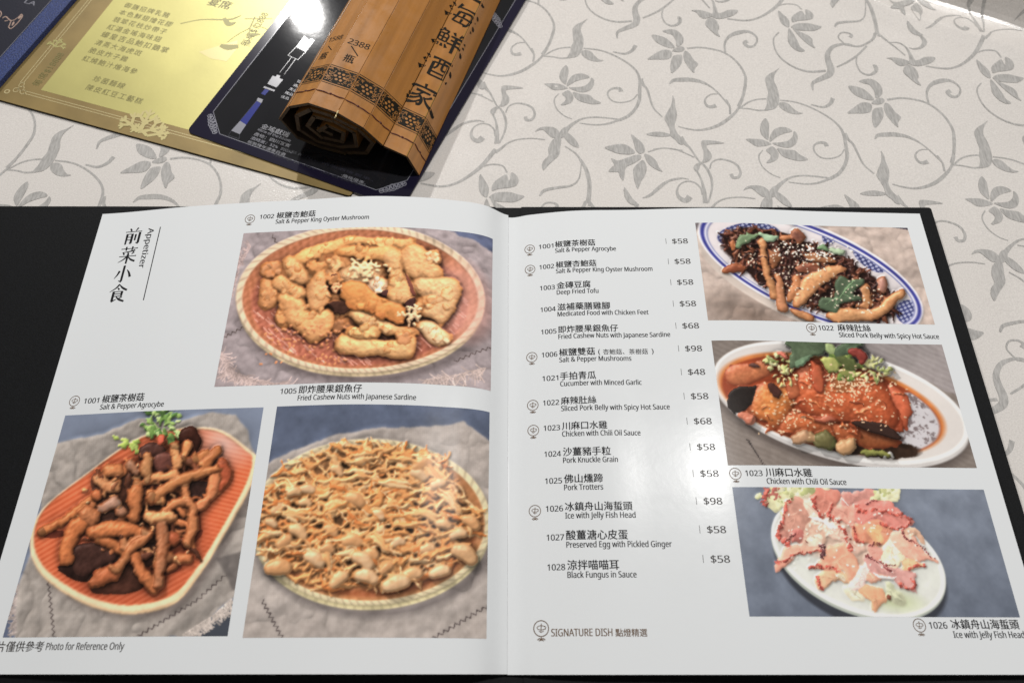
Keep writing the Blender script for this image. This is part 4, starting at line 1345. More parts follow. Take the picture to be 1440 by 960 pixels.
for _ in range(420):                                  # pale glints along the woven floor
    x, y = A.r.uniform(220, 1180), A.r.uniform(330, 775)
    if ((x - 690) / 480)**2 + ((y - 510) / 265)**2 < 1:
        l = A.r.uniform(12, 34)
        A.stroke([(x, y), (x + l, y + l * A.r.uniform(.7, 1.1))], 3.2, (214, 150, 130), .1, .4, .25, None, False, .3, 2, 1)
def left(*p):
    return [(128 + x * .6667, 160 + y * .6667) for x, y in p]


def right(*p):
    return [(608 + x * .6667, 160 + y * .6667) for x, y in p]


E_ = (182, 114, 62)
A.wash(A.inside(A.ell(1150, 500, 130, 170, -25), .6) * .55, (226, 172, 160), .1, 2)
A.wash(A.inside(A.ell(690, 455, 420, 195, 8, 1), .25) * .8, (140, 92, 64), .25, 1)
for _ in range(60):                                   # smaller bits between the big strips
    t, q = A.r.uniform(0, 6.28), math.sqrt(A.r.uniform(0, 1))
    x, y = 700 + 380 * q * math.cos(t), 430 + 165 * q * math.sin(t)
    if not ((420 < x < 640 and y > 560) or (930 < x and y > 590)):
        a = A.r.uniform(0, 3.14)
        A.stroke([(x - 20 * math.cos(a), y - 14 * math.sin(a)), (x, y - 4), (x + 20 * math.cos(a), y + 14 * math.sin(a))], A.r.uniform(14, 26), [(206, 152, 100), (186, 130, 82), (166, 110, 68)][A.r.integers(3)], A.r.uniform(-4, 6), .7, .2, (150, 90, 50), True, .3, 2, 4, .4)
for f, pts, c, z, h in [
        (left, [(420, 185), (520, 140), (640, 115), (780, 85), (830, 90), (840, 130), (760, 160), (640, 195), (500, 245), (450, 230)], (226, 168, 108), 4, 16),
        (right, [(0, 95), (110, 90), (300, 100), (440, 110), (480, 95), (495, 140), (430, 170), (300, 150), (120, 145), (0, 135)], (230, 180, 120), 4, 14),
        (left, [(185, 265), (230, 240), (290, 230), (330, 260), (320, 310), (260, 340), (200, 330), (180, 300)], (182, 130, 90), 4, 16),
        (left, [(190, 370), (240, 350), (300, 420), (310, 480), (270, 530), (220, 550), (175, 520), (185, 440)], (200, 144, 96), 4, 20),
        (left, [(340, 215), (400, 190), (450, 215), (480, 270), (515, 310), (510, 360), (460, 385), (400, 370), (360, 310), (335, 250)], (220, 168, 116), 6, 22),
        (left, [(490, 260), (560, 245), (640, 220), (660, 250), (640, 300), (560, 330), (520, 310)], (206, 146, 92), 6, 16),
        (left, [(650, 225), (720, 225), (740, 270), (700, 300), (655, 280)], (218, 174, 124), 8, 14),
        (left, [(640, 310), (690, 290), (750, 320), (750, 370), (700, 390), (650, 370)], (192, 136, 88), 10, 20),
        (left, [(265, 370), (310, 320), (360, 330), (400, 380), (470, 400), (500, 450), (470, 490), (400, 470), (330, 440), (280, 410)], (212, 162, 110), 14, 20),
        (left, [(300, 560), (340, 510), (380, 580), (390, 650), (330, 670), (290, 630)], (196, 140, 90), 10, 18),
        (left, [(310, 470), (380, 440), (450, 480), (500, 510), (560, 580), (640, 570), (690, 600), (680, 670), (620, 730), (530, 775), (500, 720), (440, 670), (380, 640), (350, 560)], (210, 156, 104), 18, 24),
        (left, [(545, 330), (600, 290), (640, 320), (640, 400), (665, 470), (640, 530), (580, 580), (530, 530), (500, 450), (510, 390)], (218, 166, 114), 26, 20),
        (left, [(690, 600), (790, 620), (800, 690), (740, 700), (690, 650)], (150, 102, 68), 4, 10),
        (right, [(0, 170), (100, 150), (210, 170), (280, 150), (400, 170), (440, 220), (430, 290), (340, 290), (280, 250), (200, 240), (130, 230), (60, 210), (10, 210)], (220, 164, 104), 16, 18),
        (right, [(20, 290), (130, 260), (250, 280), (300, 320), (280, 350), (190, 400), (60, 390), (20, 350)], (218, 174, 128), 8, 14),
        (right, [(290, 200), (400, 180), (440, 240), (430, 320), (470, 380), (500, 480), (420, 530), (340, 480), (350, 400), (350, 330), (300, 260)], (224, 176, 122), 22, 22),
        (right, [(430, 180), (520, 150), (590, 190), (640, 260), (690, 300), (680, 350), (620, 380), (560, 360), (500, 370), (450, 310), (430, 240)], (226, 176, 122), 20, 22),
        (right, [(585, 200), (650, 180), (685, 220), (670, 260), (610, 250)], (240, 208, 164), 30, 14),
        (right, [(510, 400), (560, 360), (640, 370), (760, 370), (800, 420), (780, 500), (740, 590), (690, 670), (640, 640), (560, 590), (590, 540), (650, 510), (540, 480)], (226, 182, 132), 22, 24),
        (right, [(690, 410), (760, 385), (790, 430), (760, 520), (705, 600), (655, 560), (690, 480)], (236, 194, 142), 34, 16),
        (right, [(540, 500), (590, 490), (640, 520), (570, 570), (545, 610), (520, 570)], (206, 152, 100), 30, 12),
        (right, [(190, 390), (270, 350), (350, 370), (355, 420), (290, 460), (220, 430)], (242, 220, 192), 20, 16),
        (right, [(80, 600), (130, 555), (240, 600), (330, 640), (440, 680), (510, 700), (520, 750), (440, 740), (340, 730), (260, 690), (160, 660)], (224, 180, 128), 14, 20),
        (right, [(60, 400), (170, 400), (250, 460), (330, 500), (440, 560), (430, 650), (330, 620), (220, 570), (110, 540), (40, 480)], (212, 144, 82), 34, 16),
        (right, [(60, 505), (110, 530), (220, 565), (330, 612), (428, 640), (428, 655), (330, 630), (215, 585), (100, 556)], (176, 110, 62), 46, 6),
        (right, [(10, 780), (60, 730), (140, 770), (260, 760), (400, 780), (460, 740), (500, 780), (490, 860), (420, 885), (270, 870), (130, 860), (30, 840)], (224, 178, 122), 24, 24),
        (right, [(80, 690), (170, 680), (260, 670), (285, 740), (220, 770), (150, 770), (70, 730)], (226, 182, 122), 32, 16),
        (right, [(410, 740), (470, 735), (480, 780), (420, 790)], (204, 146, 100), 40, 10),
        (right, [(530, 690), (580, 660), (660, 680), (760, 740), (740, 790), (680, 810), (600, 760)], (236, 208, 166), 12, 18)]:
    q = f(*pts)
    A.chunk(q, c, z, h * 1.25, 8, .18, E_, .3, .7, 2, 1.10, .16, .62)
    cx, cy = np.mean(q, 0)
    for _ in range(8):                                # blisters of batter
        k = A.r.integers(len(q))
        t = A.r.uniform(.15, .75)
        x, y = cx + (q[k][0] - cx) * t, cy + (q[k][1] - cy) * t
        A.stroke([(x, y), (x + A.r.uniform(-16, 16), y + A.r.uniform(-10, 10))], A.r.uniform(6, 17), np.array(c) * A.r.uniform(.90, 1.08), z + h * 1.02, .55, .12, E_, True, .4)
A.chunk(right((450, 330), (470, 350), (500, 400), (520, 470), (500, 480), (470, 390)), (108, 62, 52), 40, 1, 2)
for pts in ([(300, 450), (350, 440), (345, 480), (310, 475)], [(445, 535), (520, 485), (515, 550), (470, 560)]):
    A.chunk(right(*pts), (66, 42, 40), 42, 1, 2)
A.chunk(left((655, 525), (690, 510), (760, 508), (815, 535), (795, 575), (700, 590)), (64, 42, 34), 36, 1, 2, .3, None, 0, 1.2)
A.stroke(left((690, 322), (705, 318)), 7, (84, 52, 40), 34, .3, .2)
A.dots(70, lambda: (A.r.normal(722, 40), A.r.normal(362, 22)), 5.5, (238, 202, 154), 6, 2.2)
A.dots(34, lambda: (A.r.normal(935, 22), A.r.normal(575, 22)), 5.5, (236, 198, 154), 6, 1.9)
A.dots(24, lambda: (A.r.normal(590, 26), A.r.normal(432, 12)), 5, (226, 164, 118), 6, 1.8)
A.dots(90, lambda: (A.r.uniform(260, 660), A.r.uniform(600, 775)), 4.5, (206, 136, 92), 2, 1.8)
put_print(A.finish(.62, .60, (.12, -.72, .66), ao=.028, gain=1.10, sat=.95, contrast=1.02, haze=6, tint=(1.01, .965, .95)), -148.4, 132.0, -8.8, 224.3, page_l, "picture of golden fried mushroom pieces on a round basket")

# ---- 1001 fried tea tree mushroom on an orange ribbed tray
A = Art([(211, 100), (845, 75), (735, 810), (8, 812)], 105, 105, 22)
A.wash(np.ones(A.z.shape), (116, 124, 142), .12, 0)
linen(A, A.poly([(150, 260), (185, 190), (330, 165), (450, 112), (560, 130), (680, 95), (760, 100), (800, 160), (820, 240), (860, 560), (745, 690), (690, 740), (600, 812), (45, 825), (50, 650), (110, 520)], .5),
      (158, 148, 140), [((158, 630), (178, 812), 20, 5), ((450, 808), (640, 690), 22, 5), ((640, 690), (750, 590), 14, 5)])
A.wash(A.poly([(700, 560), (860, 500), (800, 640), (745, 660)], .5), (112, 104, 100), .12, 1)
A.wash(A.poly([(598, 820), (690, 745), (760, 690), (760, 820)], .3), (62, 66, 74), .10, 1)
A.wash(A.poly([(0, 700), (45, 650), (48, 820), (0, 820)], .3), (92, 100, 122), .10, 1)
fringe(A, [(590, 805), (690, 740), (745, 690)], 34, 60, (196, 182, 172), 120, 50)
fringe(A, [(60, 640), (50, 720), (55, 800)], 30, 180, (168, 154, 148), 60, 60)
out = catmull([(98, 500), (135, 395), (280, 280), (440, 172), (560, 140), (700, 140), (800, 205), (822, 235), (800, 320), (720, 470), (640, 600), (560, 690), (430, 722), (320, 705), (220, 660), (130, 590)], 6, True)
A.wash(A.poly([(x + 18, y + 30) for x, y in out], 0, 5) * .6, (60, 50, 48))
A.wash(A.poly([(x + 2, y + 15) for x, y in out]), (222, 184, 140), .10, 1, 2)
A.wash(A.poly([(x + 1, y + 7) for x, y in out]), (236, 206, 166), .06, 2, 4)
inn = [(470 + (x - 470) * .965, 425 + (y - 425) * .955) for x, y in out]
pm = A.poly(inn)
A.wash(pm, (214, 104, 66), .08, 1, 1, .2)
rib = np.sin((A.sx * .50 + A.sy * .86) * .42)
fade = np.clip((A.sx - A.sy * .35 - 330) / 250, 0, 1)
rib2 = np.sin((A.sy * .97 - A.sx * .22) * .45)
A.a += (pm * (rib * (1 - fade) + rib2 * fade) * 15 + pm * A.nz[2] * 8)[..., None] * np.array([1, .9, .8])
A.wash(pm * np.clip(1 - A.ell(720, 190, 130, 90, 20), 0, 1) * .75, (236, 206, 196))
A.wash(pm * np.clip(1 - A.ell(440, 560, 300, 170, -30), 0, 1) * .8, (150, 60, 40), .1, 1)
mc, md, ml, cap = (184, 122, 78), (148, 88, 54), (210, 156, 110), (58, 32, 24)
E_ = (126, 70, 40)
sprig(A, 520, 135, 60, 60, [(104, 136, 68), (140, 166, 92), (80, 112, 58), (172, 190, 124)], 10, w=.26)
sprig(A, 420, 190, 14, 40, [(178, 196, 100), (150, 170, 80)], 6)
def on_tray(*p):
    return [(91.5 + .7146 * x, 68.6 + .7146 * y) for x, y in p]


for pts, c, z, h in [([(210, 640), (280, 612), (380, 636), (415, 690), (350, 722), (300, 742), (250, 762), (200, 742)], (60, 36, 30), 4, 12), ([(135, 718), (230, 716), (300, 760), (270, 792), (180, 772)], (42, 25, 21), 1, 6),
                     ([(380, 740), (470, 715), (530, 800), (460, 842), (290, 838), (300, 800)], (74, 42, 32), 1, 8), ([(500, 190), (540, 165), (600, 168), (622, 210), (560, 232), (500, 240)], (74, 44, 37), 14, 14),
                     ([(565, 230), (630, 208), (682, 250), (650, 292), (580, 292)], (84, 48, 40), 16, 14), ([(680, 140), (710, 103), (758, 108), (778, 160), (762, 212), (742, 182), (722, 152), (692, 172)], (56, 29, 22), 18, 12),
                     ([(60, 560), (150, 560), (180, 590), (90, 600)], (110, 48, 34), 0, 2), ([(690, 620), (760, 560), (790, 520), (780, 590), (700, 660)], (122, 54, 38), 0, 2), ([(600, 740), (690, 710), (700, 740), (620, 770)], (122, 54, 38), 0, 2),
                     ([(420, 310), (520, 300), (500, 370), (430, 370)], (82, 50, 40), 4, 6), ([(540, 340), (640, 330), (650, 390), (560, 400)], (116, 56, 42), 6, 6), ([(720, 350), (820, 340), (820, 420), (740, 430)], (62, 38, 32), 4, 6),
                     ([(620, 480), (740, 470), (740, 560), (640, 570)], (84, 48, 38), 4, 4), ([(330, 480), (460, 470), (470, 530), (340, 520)], (92, 54, 42), 4, 6), ([(520, 620), (600, 620), (590, 720), (520, 700)], (62, 35, 27), 2, 4),
                     ([(300, 300), (480, 330), (640, 360), (700, 520), (560, 660), (420, 690), (330, 620), (300, 480)], (112, 64, 46), 0, 4)]:
    A.chunk(on_tray(*pts), c, z, h, 4, .3, None, .5)
E_ = (130, 68, 38)
for pts, r, c, z in [([(75, 556), (160, 512), (282, 422)], (28, 26, 20), (198, 124, 74), 10), ([(172, 690), (182, 620), (222, 545), (272, 500)], (34, 42, 46, 40), (198, 120, 72), 14), ([(270, 490), (290, 500)], 46, (190, 124, 82), 20),
                     ([(300, 565), (420, 550), (530, 580)], (40, 44, 26), (200, 124, 76), 20), ([(320, 600), (400, 620), (432, 662)], (24, 28, 22), (190, 118, 72), 16), ([(300, 795), (340, 765), (392, 752)], (34, 44, 34), (186, 108, 70), 18),
                     ([(400, 735), (470, 655), (555, 580)], (22, 26, 22), (204, 134, 86), 34), ([(490, 690), (540, 780), (570, 822)], (36, 38, 24), (190, 118, 74), 20), ([(600, 520), (612, 640), (590, 800)], (30, 34, 28), (184, 126, 90), 30),
                     ([(560, 500), (645, 502)], (40, 36), (210, 160, 110), 34), ([(640, 692), (722, 690)], (22, 26), (200, 124, 80), 16), ([(650, 595), (660, 600)], 40, (188, 100, 66), 14), ([(718, 625), (742, 540), (740, 455), (690, 432), (630, 472)], (28, 26, 26, 26, 24), (202, 134, 88), 30),
                     ([(492, 382), (480, 500)], (40, 36), (208, 132, 82), 34), ([(700, 350), (722, 425)], (24, 24), (194, 130, 86), 24), ([(560, 425), (640, 362), (722, 322), (850, 282)], (26, 30, 26, 22), (208, 140, 88), 34),
                     ([(850, 285), (822, 400), (770, 462)], (26, 30, 26), (190, 124, 84), 22), ([(796, 262), (852, 200)], (30, 22), (200, 126, 76), 26), ([(870, 262), (892, 322), (860, 370)], (30, 32, 18), (180, 90, 60), 16),
                     ([(540, 322), (662, 310)], (22, 26), (210, 148, 98), 30), ([(530, 292), (542, 230)], (36, 28), (204, 148, 98), 32), ([(660, 178), (672, 272)], (24, 26), (206, 150, 100), 30), ([(700, 242), (720, 178)], (20, 22), (200, 138, 88), 32),
                     ([(372, 292), (395, 290)], 46, (210, 140, 90), 14), ([(315, 330), (350, 362), (402, 360)], (26, 26, 24), (214, 156, 108), 20), ([(312, 402)], 32, (198, 118, 76), 20), ([(462, 268), (480, 290)], (34, 26), (182, 138, 110), 22),
                     ([(392, 432), (330, 462)], (36, 26), (158, 126, 108), 26), ([(420, 472)], 32, (166, 122, 96), 22), ([(600, 152)], 28, (204, 96, 74), 20), ([(760, 240), (800, 215)], (26, 22), (196, 128, 78), 22), ([(530, 570), (450, 640), (440, 600)], (14, 18, 14), (204, 140, 94), 28),
                     ([(500, 350), (560, 330)], (22, 20), (198, 128, 80), 28), ([(730, 250), (760, 290)], (22, 22), (120, 72, 52), 22), ([(600, 420), (560, 400)], (30, 26), (206, 146, 94), 26)]:
    A.stroke(on_tray(*pts), np.array(r) * .60, np.array(c) * (.99, .93, .90), z, .85, .24, E_, True, .5, 2, 5)
    x, y = on_tray(pts[0])[0]
    A.stroke([(x, y), (x + A.r.uniform(-10, 10), y + A.r.uniform(-10, 10))], A.r.uniform(9, 15), np.array(c) * A.r.uniform(.6, 1.05), z + 6, .7, .25, E_, True, .5)
for _ in range(95):                                   # thin stems tangled between the big ones
    x, y = on_tray((A.r.normal(520, 190), A.r.normal(480, 180)))[0]
    if ((x - 475) / 225)**2 + ((y - 415) / 205)**2 < 1:
        a, l, q = A.r.uniform(0, 3.14), A.r.uniform(26, 76), A.r.uniform(-.9, .9)
        A.stroke([(x - l * .5 * math.cos(a), y - l * .5 * math.sin(a)), (x + 8 * q, y - 8 * q), (x + l * .5 * math.cos(a + q), y + l * .5 * math.sin(a + q))], [5, A.r.uniform(7, 11), 6],
                 [(184, 108, 66), (150, 84, 52), (204, 138, 90), (108, 60, 42), (80, 46, 34)][A.r.integers(5)], A.r.uniform(6, 24), .85, .22, E_, True, .5, 2, 4)
for _ in range(70):                                   # crumbs and frayed gills on the batter
    x, y = on_tray((A.r.normal(540, 180), A.r.normal(480, 170)))[0]
    if ((x - 475) / 225)**2 + ((y - 410) / 205)**2 < 1:
        A.stroke([(x, y), (x + A.r.uniform(-12, 12), y + A.r.uniform(-12, 12))], A.r.uniform(3, 6), [(224, 170, 120), (140, 84, 54), (96, 56, 40), (206, 140, 90)][A.r.integers(4)], float(A.z.max()) * A.r.uniform(.3, .75), .6, .2, None, True, .6)
put_print(A.finish(.72, .58, ao=.024, sat=.98, gain=1.08), -226.1, 15.5, -121.0, 120.2, page_l, "picture of fried thin mushrooms on an orange ribbed tray")

# ---- 1005 fried cashew nuts and whitebait
A = Art([(133, 72), (821, 90), (806, 822), (30, 808)], 104.5, 105, 23, bulge=6)
A.wash(np.ones(A.z.shape), (84, 92, 112), .2, 1)
linen(A, A.poly([(60, 290), (130, 238), (300, 180), (420, 152), (560, 150), (740, 128), (790, 170), (860, 200), (860, 830), (0, 830), (30, 560)], .5),
      (170, 158, 150), [((95, 690), (175, 830), 20, 6), ((640, 815), (830, 705), 22, 6)])
basket(A, 437, 447, 386, 262, 1, (226, 206, 164), (206, 190, 144), (190, 124, 78), (176, 98, 60), 22)
A.wash(A.inside(A.ell(425, 430, 345, 225), .1), (200, 134, 84), .2, 2)
cs = [(222, 160, 102), (230, 176, 118), (214, 142, 82), (236, 190, 138), (212, 122, 64), (224, 154, 94)]


def dish():
    while True:
        x, y = A.r.uniform(70, 790), A.r.uniform(200, 665)
        if ((x - 420) / 352)**2 + ((y - 432) / 232)**2 < 1 and not (x > 700 and y < 420 and A.r.random() < .8):
            return x, y


for k in range(620):
    x, y = dish()
    a = A.r.uniform(0, 2 * math.pi) if k % 4 == 0 else A.r.normal(.15, .55)
    l = A.r.uniform(44, 110)
    q = A.r.uniform(-1.1, 1.1)
    mnd = 22 * (1 - ((x - 420) / 360)**2 - ((y - 432) / 240)**2)
    w = A.r.uniform(4.0, 8.0)
    A.stroke([(x - l * .5 * math.cos(a), y - l * .4 * math.sin(a)), (x + 10 * q, y - 10 * q), (x + l * .5 * math.cos(a + q), y + l * .4 * math.sin(a + q))],
             [w * .5, w, w * .4], cs[A.r.integers(6)], mnd + A.r.uniform(0, 20), 1.0, .1, (204, 128, 70), True, .35, 2, 4)
nuts = [(240, 345, 40), (310, 330, 42), (465, 240, 40), (155, 425, 42), (265, 550, 54), (190, 595, 48), (435, 545, 44), (545, 600, 54), (560, 392, 54), (600, 700, 62), (480, 790, 56), (620, 782, 62), (770, 815, 72), (720, 740, 40),
        (850, 770, 54), (990, 760, 56), (1115, 675, 72), (1010, 520, 44), (1085, 570, 46), (1150, 510, 52), (885, 265, 48), (905, 212, 58), (985, 310, 44), (160, 730, 70), (350, 690, 60), (780, 610, 40), (640, 670, 44), (300, 400, 36),
        (585, 185, 34), (680, 470, 36), (800, 230, 34), (120, 500, 36), (420, 640, 40), (700, 560, 38), (930, 640, 40)]
for x, y, l in nuts:
    x, y, l = 45.7 + .619 * x, 137.1 + .619 * y, l * .619
    a = A.r.uniform(-.7, .7)
    c = [(214, 164, 116), (220, 176, 132), (206, 148, 98)][A.r.integers(3)]
    w = max(12, l * .55)
    A.stroke([(x - l * .6 * math.cos(a), y - l * .6 * math.sin(a)), (x + 3, y - A.r.uniform(2, 8)), (x + l * .6 * math.cos(a), y + l * .5 * math.sin(a))], [w * .85, w * 1.1, w * .9], c, A.r.uniform(30, 44), .8, .06, (200, 142, 92), False, .8, 2, 5)
for k in range(120):
    x, y = dish()
    a = A.r.normal(.1, .6) if k % 3 else A.r.uniform(0, 6.28)
    l = A.r.uniform(50, 120)
    q = A.r.uniform(-.9, .9)
    A.stroke([(x - l * .5 * math.cos(a), y - l * .4 * math.sin(a)), (x - l * .2, y + 8 * q), (x + 10 * q, y - 8 * q), (x + l * .5 * math.cos(a + q), y + l * .4 * math.sin(a + q))], [2.5, 6.0, 6.5, 2],
             cs[A.r.integers(5)], A.r.uniform(26, 42), .9, .1, (214, 140, 84), True, .45, 2, 4)
for x0, y0, a in ((400, 300, .1), (330, 250, .7), (520, 330, .05), (560, 470, .1), (480, 520, .8), (640, 300, .6), (200, 420, .3), (330, 380, -.3), (620, 430, .2), (130, 480, .1), (560, 250, .2), (430, 250, -.2), (700, 400, .9), (300, 560, 1.2)):
    for _ in range(4):                                # small fish fried together in bunches
        x, y = x0 + A.r.normal(0, 12), y0 + A.r.normal(0, 9)
        b, l = a + A.r.normal(0, .16), A.r.uniform(60, 120)
        A.stroke([(x - l * .5 * math.cos(b), y - l * .5 * math.sin(b)), (x, y - 5), (x + l * .5 * math.cos(b), y + l * .5 * math.sin(b))], [3, 8, 2], cs[A.r.integers(4)], A.r.uniform(36, 46), .8, .1, (216, 146, 90), True, .5, 2, 4)
put_print(A.finish(.62, .64, ao=.017, sat=.95, gain=1.06), -114.2, 14.8, -9.2, 120.4, page_l, "picture of fried whitebait and cashew nuts in a round basket")

# ---- 1022 dark shredded dish in a blue and white oval bowl
A = Art([(60, 115), (1078, 140), (1217, 607), (122, 582)], 124, 62.3, 24)
linen(A, np.ones(A.z.shape), (192, 172, 160))
A.wash(np.clip(1 - A.ell(330, 560, 330, 120, 18), 0, 1) * .9, (120, 100, 88), .12, 0)
A.wash(A.poly([(40, 100), (200, 100), (90, 140), (40, 160)], .2), (140, 130, 132), .1, 1)
A.stroke([(830, 122), (960, 128), (1090, 148)], 5, (70, 62, 74), 0, .1, .1, None, False, 0)
dg = 23
cx, cy = 617, 348
A.wash(A.inside(A.ell(cx - 10, cy + 34, 578, 212, dg), .03), (206, 190, 178), .06, 1, 2)
e = A.ell(cx, cy, 582, 212, dg)
A.wash(A.inside(e), (230, 226, 230), .04, 1, 6, .3)
A.wash(A.inside(A.ell(cx, cy, 572, 202, dg)), (56, 58, 138), .12, 1, 6)
A.wash(A.inside(A.ell(cx, cy + 1, 552, 190, dg)), (226, 222, 228), .04, 1, 6)
A.wash(A.inside(A.ell(cx, cy + 2, 541, 182, dg)), (110, 116, 170), .1, 1, 6)
A.wash(A.inside(A.ell(cx, cy + 3, 535, 178, dg)), (222, 212, 212), .05, 1, 4, .3)
for (px, py, rx, ry, dd) in ((315, 180, 150, 60, -4), (700, 190, 34, 30, 25), (895, 290, 96, 40, 36), (1085, 545, 62, 58, 30)):
    m = A.inside(A.ell(px, py, rx, ry, dd), .05) * A.inside(A.ell(cx, cy + 3, 535, 178, dg))
    A.wash(m, (62, 66, 116), .2, 1)
    chk = (np.sin((A.sx + A.sy * .4) * .20) * np.sin((A.sy - A.sx * .3) * .24)) > .15
    A.wash(m * chk, (176, 178, 206))
fd = [(70, 38, 30), (52, 28, 24), (96, 50, 36), (120, 66, 44), (42, 24, 22)]


def dish2(ra=455, rb=140):
    t, q = A.r.uniform(0, 6.28), math.sqrt(A.r.uniform(0, 1))
    u, v = ra * q * math.cos(t), rb * q * math.sin(t)
    c, s = math.cos(rad(dg)), math.sin(rad(dg))
    return 608 + u * c - v * s, 362 + u * s + v * c


A.wash(A.inside(A.ell(608, 365, 458, 146, dg, 1), .05), (44, 26, 22), .3, 2, 6)
for k in range(420):
    x, y = dish2()
    a = A.r.normal(.5, 1.0)
    l = A.r.uniform(36, 90)
    q = A.r.uniform(-1, 1)
    A.stroke([(x - l * .5 * math.cos(a), y - l * .5 * math.sin(a)), (x + 10 * q, y - 10 * q), (x + l * .5 * math.cos(a + q), y + l * .5 * math.sin(a + q))], [3, 7, 4],
             fd[A.r.integers(5)], A.r.uniform(6, 30), .9, .25, None, True, 1.0, 2, 4)
te = (156, 90, 54)


def in_bowl(*p):
    return [(68.6 + .7857 * x, 102.9 + .7857 * y) for x, y in p]


for pts, c, z, h in [([(160, 310), (210, 268), (292, 280), (270, 322), (190, 332)], (128, 64, 42), 28, 12), ([(600, 290), (680, 250), (762, 290), (700, 332), (630, 322)], (126, 70, 52), 30, 12), ([(1095, 370), (1140, 350), (1165, 400), (1150, 442), (1110, 432)], (164, 116, 102), 26, 14),
                     ([(640, 190), (760, 220), (840, 260), (760, 262), (660, 225)], (168, 112, 76), 32, 6), ([(500, 110), (570, 92), (580, 115), (520, 130)], (190, 124, 84), 30, 8), ([(570, 90), (620, 60), (660, 110), (620, 140)], (120, 72, 58), 28, 10), ([(195, 140), (220, 135), (225, 180), (205, 185)], (206, 120, 70), 30, 8),
                     ([(440, 170), (500, 200), (490, 260), (450, 300)], (140, 88, 58), 32, 8), ([(480, 350), (520, 370), (530, 470), (560, 540), (520, 562), (480, 520)], (204, 134, 92), 34, 12), ([(540, 470), (590, 370), (632, 340), (632, 420), (570, 500)], (200, 128, 82), 36, 10),
                     ([(355, 140), (400, 110), (430, 150), (420, 200), (440, 290), (470, 400), (482, 480), (450, 482), (420, 380), (400, 280), (380, 200)], (212, 148, 96), 38, 12), ([(590, 500), (640, 390), (720, 320), (800, 290), (890, 290), (870, 330), (780, 390), (700, 460), (630, 532)], (218, 152, 100), 38, 14),
                     ([(1000, 420), (1040, 390), (1066, 470), (1060, 530), (960, 532), (1010, 500)], (208, 142, 90), 36, 12), ([(570, 545), (650, 560), (722, 580), (710, 612), (620, 592)], (216, 146, 94), 38, 10),
                     ([(810, 580), (880, 530), (1000, 545), (1110, 520), (1180, 460), (1240, 428), (1272, 460), (1200, 540), (1130, 590), (1000, 612), (850, 622)], (222, 158, 104), 38, 14)]:
    A.chunk(in_bowl(*pts), np.array(c) * .93, z, h, 5, .22, te, .7, .8, 3, 1.05, .2, .6)
for _ in range(46):                                   # dark shreds crossing over
    x, y = dish2(380, 110)
    a = A.r.normal(.5, .8)
    l = A.r.uniform(30, 70)
    A.stroke([(x, y), (x + l * .5 * math.cos(a) + 8, y + l * .5 * math.sin(a)), (x + l * math.cos(a), y + l * math.sin(a))], [2, 5, 2], fd[A.r.integers(5)], A.r.uniform(30, 46), .8, .2, None, True, 1.0, 2, 4)
for pts, c in [([(830, 380), (880, 345), (950, 360), (1032, 358), (1010, 400), (960, 440), (1012, 480), (960, 502), (880, 500), (872, 570), (800, 562), (738, 520), (760, 470), (830, 470)], (76, 92, 68)),
               ([(840, 385), (890, 355), (960, 372), (930, 420), (870, 440)], (96, 116, 86)), ([(880, 450), (960, 452), (990, 480), (920, 490)], (88, 108, 80)), ([(760, 490), (830, 480), (850, 540), (800, 550)], (64, 82, 58)),
               ([(225, 165), (250, 100), (300, 78), (372, 85), (320, 122), (262, 168)], (110, 132, 96)), ([(360, 78), (490, 95), (470, 128), (400, 112)], (152, 178, 144)), ([(738, 182), (770, 150), (795, 170), (800, 202)], (104, 130, 92)), ([(798, 192), (840, 170), (888, 182), (890, 208), (840, 212)], (172, 192, 156))]:
    A.chunk(in_bowl(*pts), c, 54, 6, 3, .2, None, .5, .9, 2)
for pts in ([(960, 365), (900, 420), (840, 520)], [(930, 400), (1000, 385)], [(880, 440), (960, 480)], [(360, 90), (280, 130)], [(860, 470), (780, 510)]):
    A.stroke(in_bowl(*pts), [2, 3, 1.5], (124, 156, 110), 60, .5, .1, None, True, .4)
A.dots(210, lambda: dish2(400, 120), 3.0, (224, 204, 178), 5, 1.6, .3)
A.dots(110, lambda: (A.r.normal(620, 90), A.r.normal(255, 24)), 3.2, (240, 228, 212), 6, 1.6, .3)
put_print(A.finish(.7, .60, ao=.016, glint=80, sat=.94, gain=1.04), 106.6, 171.2, 230.3, 233.5, page_r, "picture of a dark shredded dish in a blue rimmed oval bowl")

# ---- 1023 chicken in chili oil, white bowl
A = Art([(70, 63), (1178, 87), (1350, 682), (153, 662)], 124, 67, 25)
A.wash(np.ones(A.z.shape), (128, 116, 108), .12, 0)
A.wash(A.poly([(600, 40), (1400, 40), (1400, 420), (1180, 300), (900, 190), (640, 120)], .6), (152, 142, 140), .10, 0)
gr = np.sin((A.sy - A.sx * .45) * .25 + A.nz[1] * 3)
A.a += (gr * 4 + A.nz[2] * 9)[..., None]
for i in range(12):
    A.stroke([(240 + i * 8, 540 + i * 11), (256 + i * 6, 548 + i * 11)], 2.6, (60, 52, 50), 0, .1, .1, None, False, 0, 2, 1)
A.wash(A.inside(A.ell(700, 410, 640, 268, 15), .10) * .6, (70, 60, 56))
A.wash(A.inside(A.ell(696, 384, 634, 258, 15)), (204, 198, 194), .04, 1, 3)
A.wash(A.inside(A.ell(696, 368, 632, 256, 15)), (232, 228, 224), .03, 1, 6, .3)
A.wash(A.inside(A.ell(694, 366, 612, 238, 15), .03), (214, 206, 200), .05, 0, 4, .3)
A.wash(A.inside(A.ell(650, 372, 560, 214, 14), .05), (206, 120, 62), .14, 1)
A.wash(A.inside(A.ell(648, 380, 540, 206, 14), .03), (150, 62, 34), .2, 1)
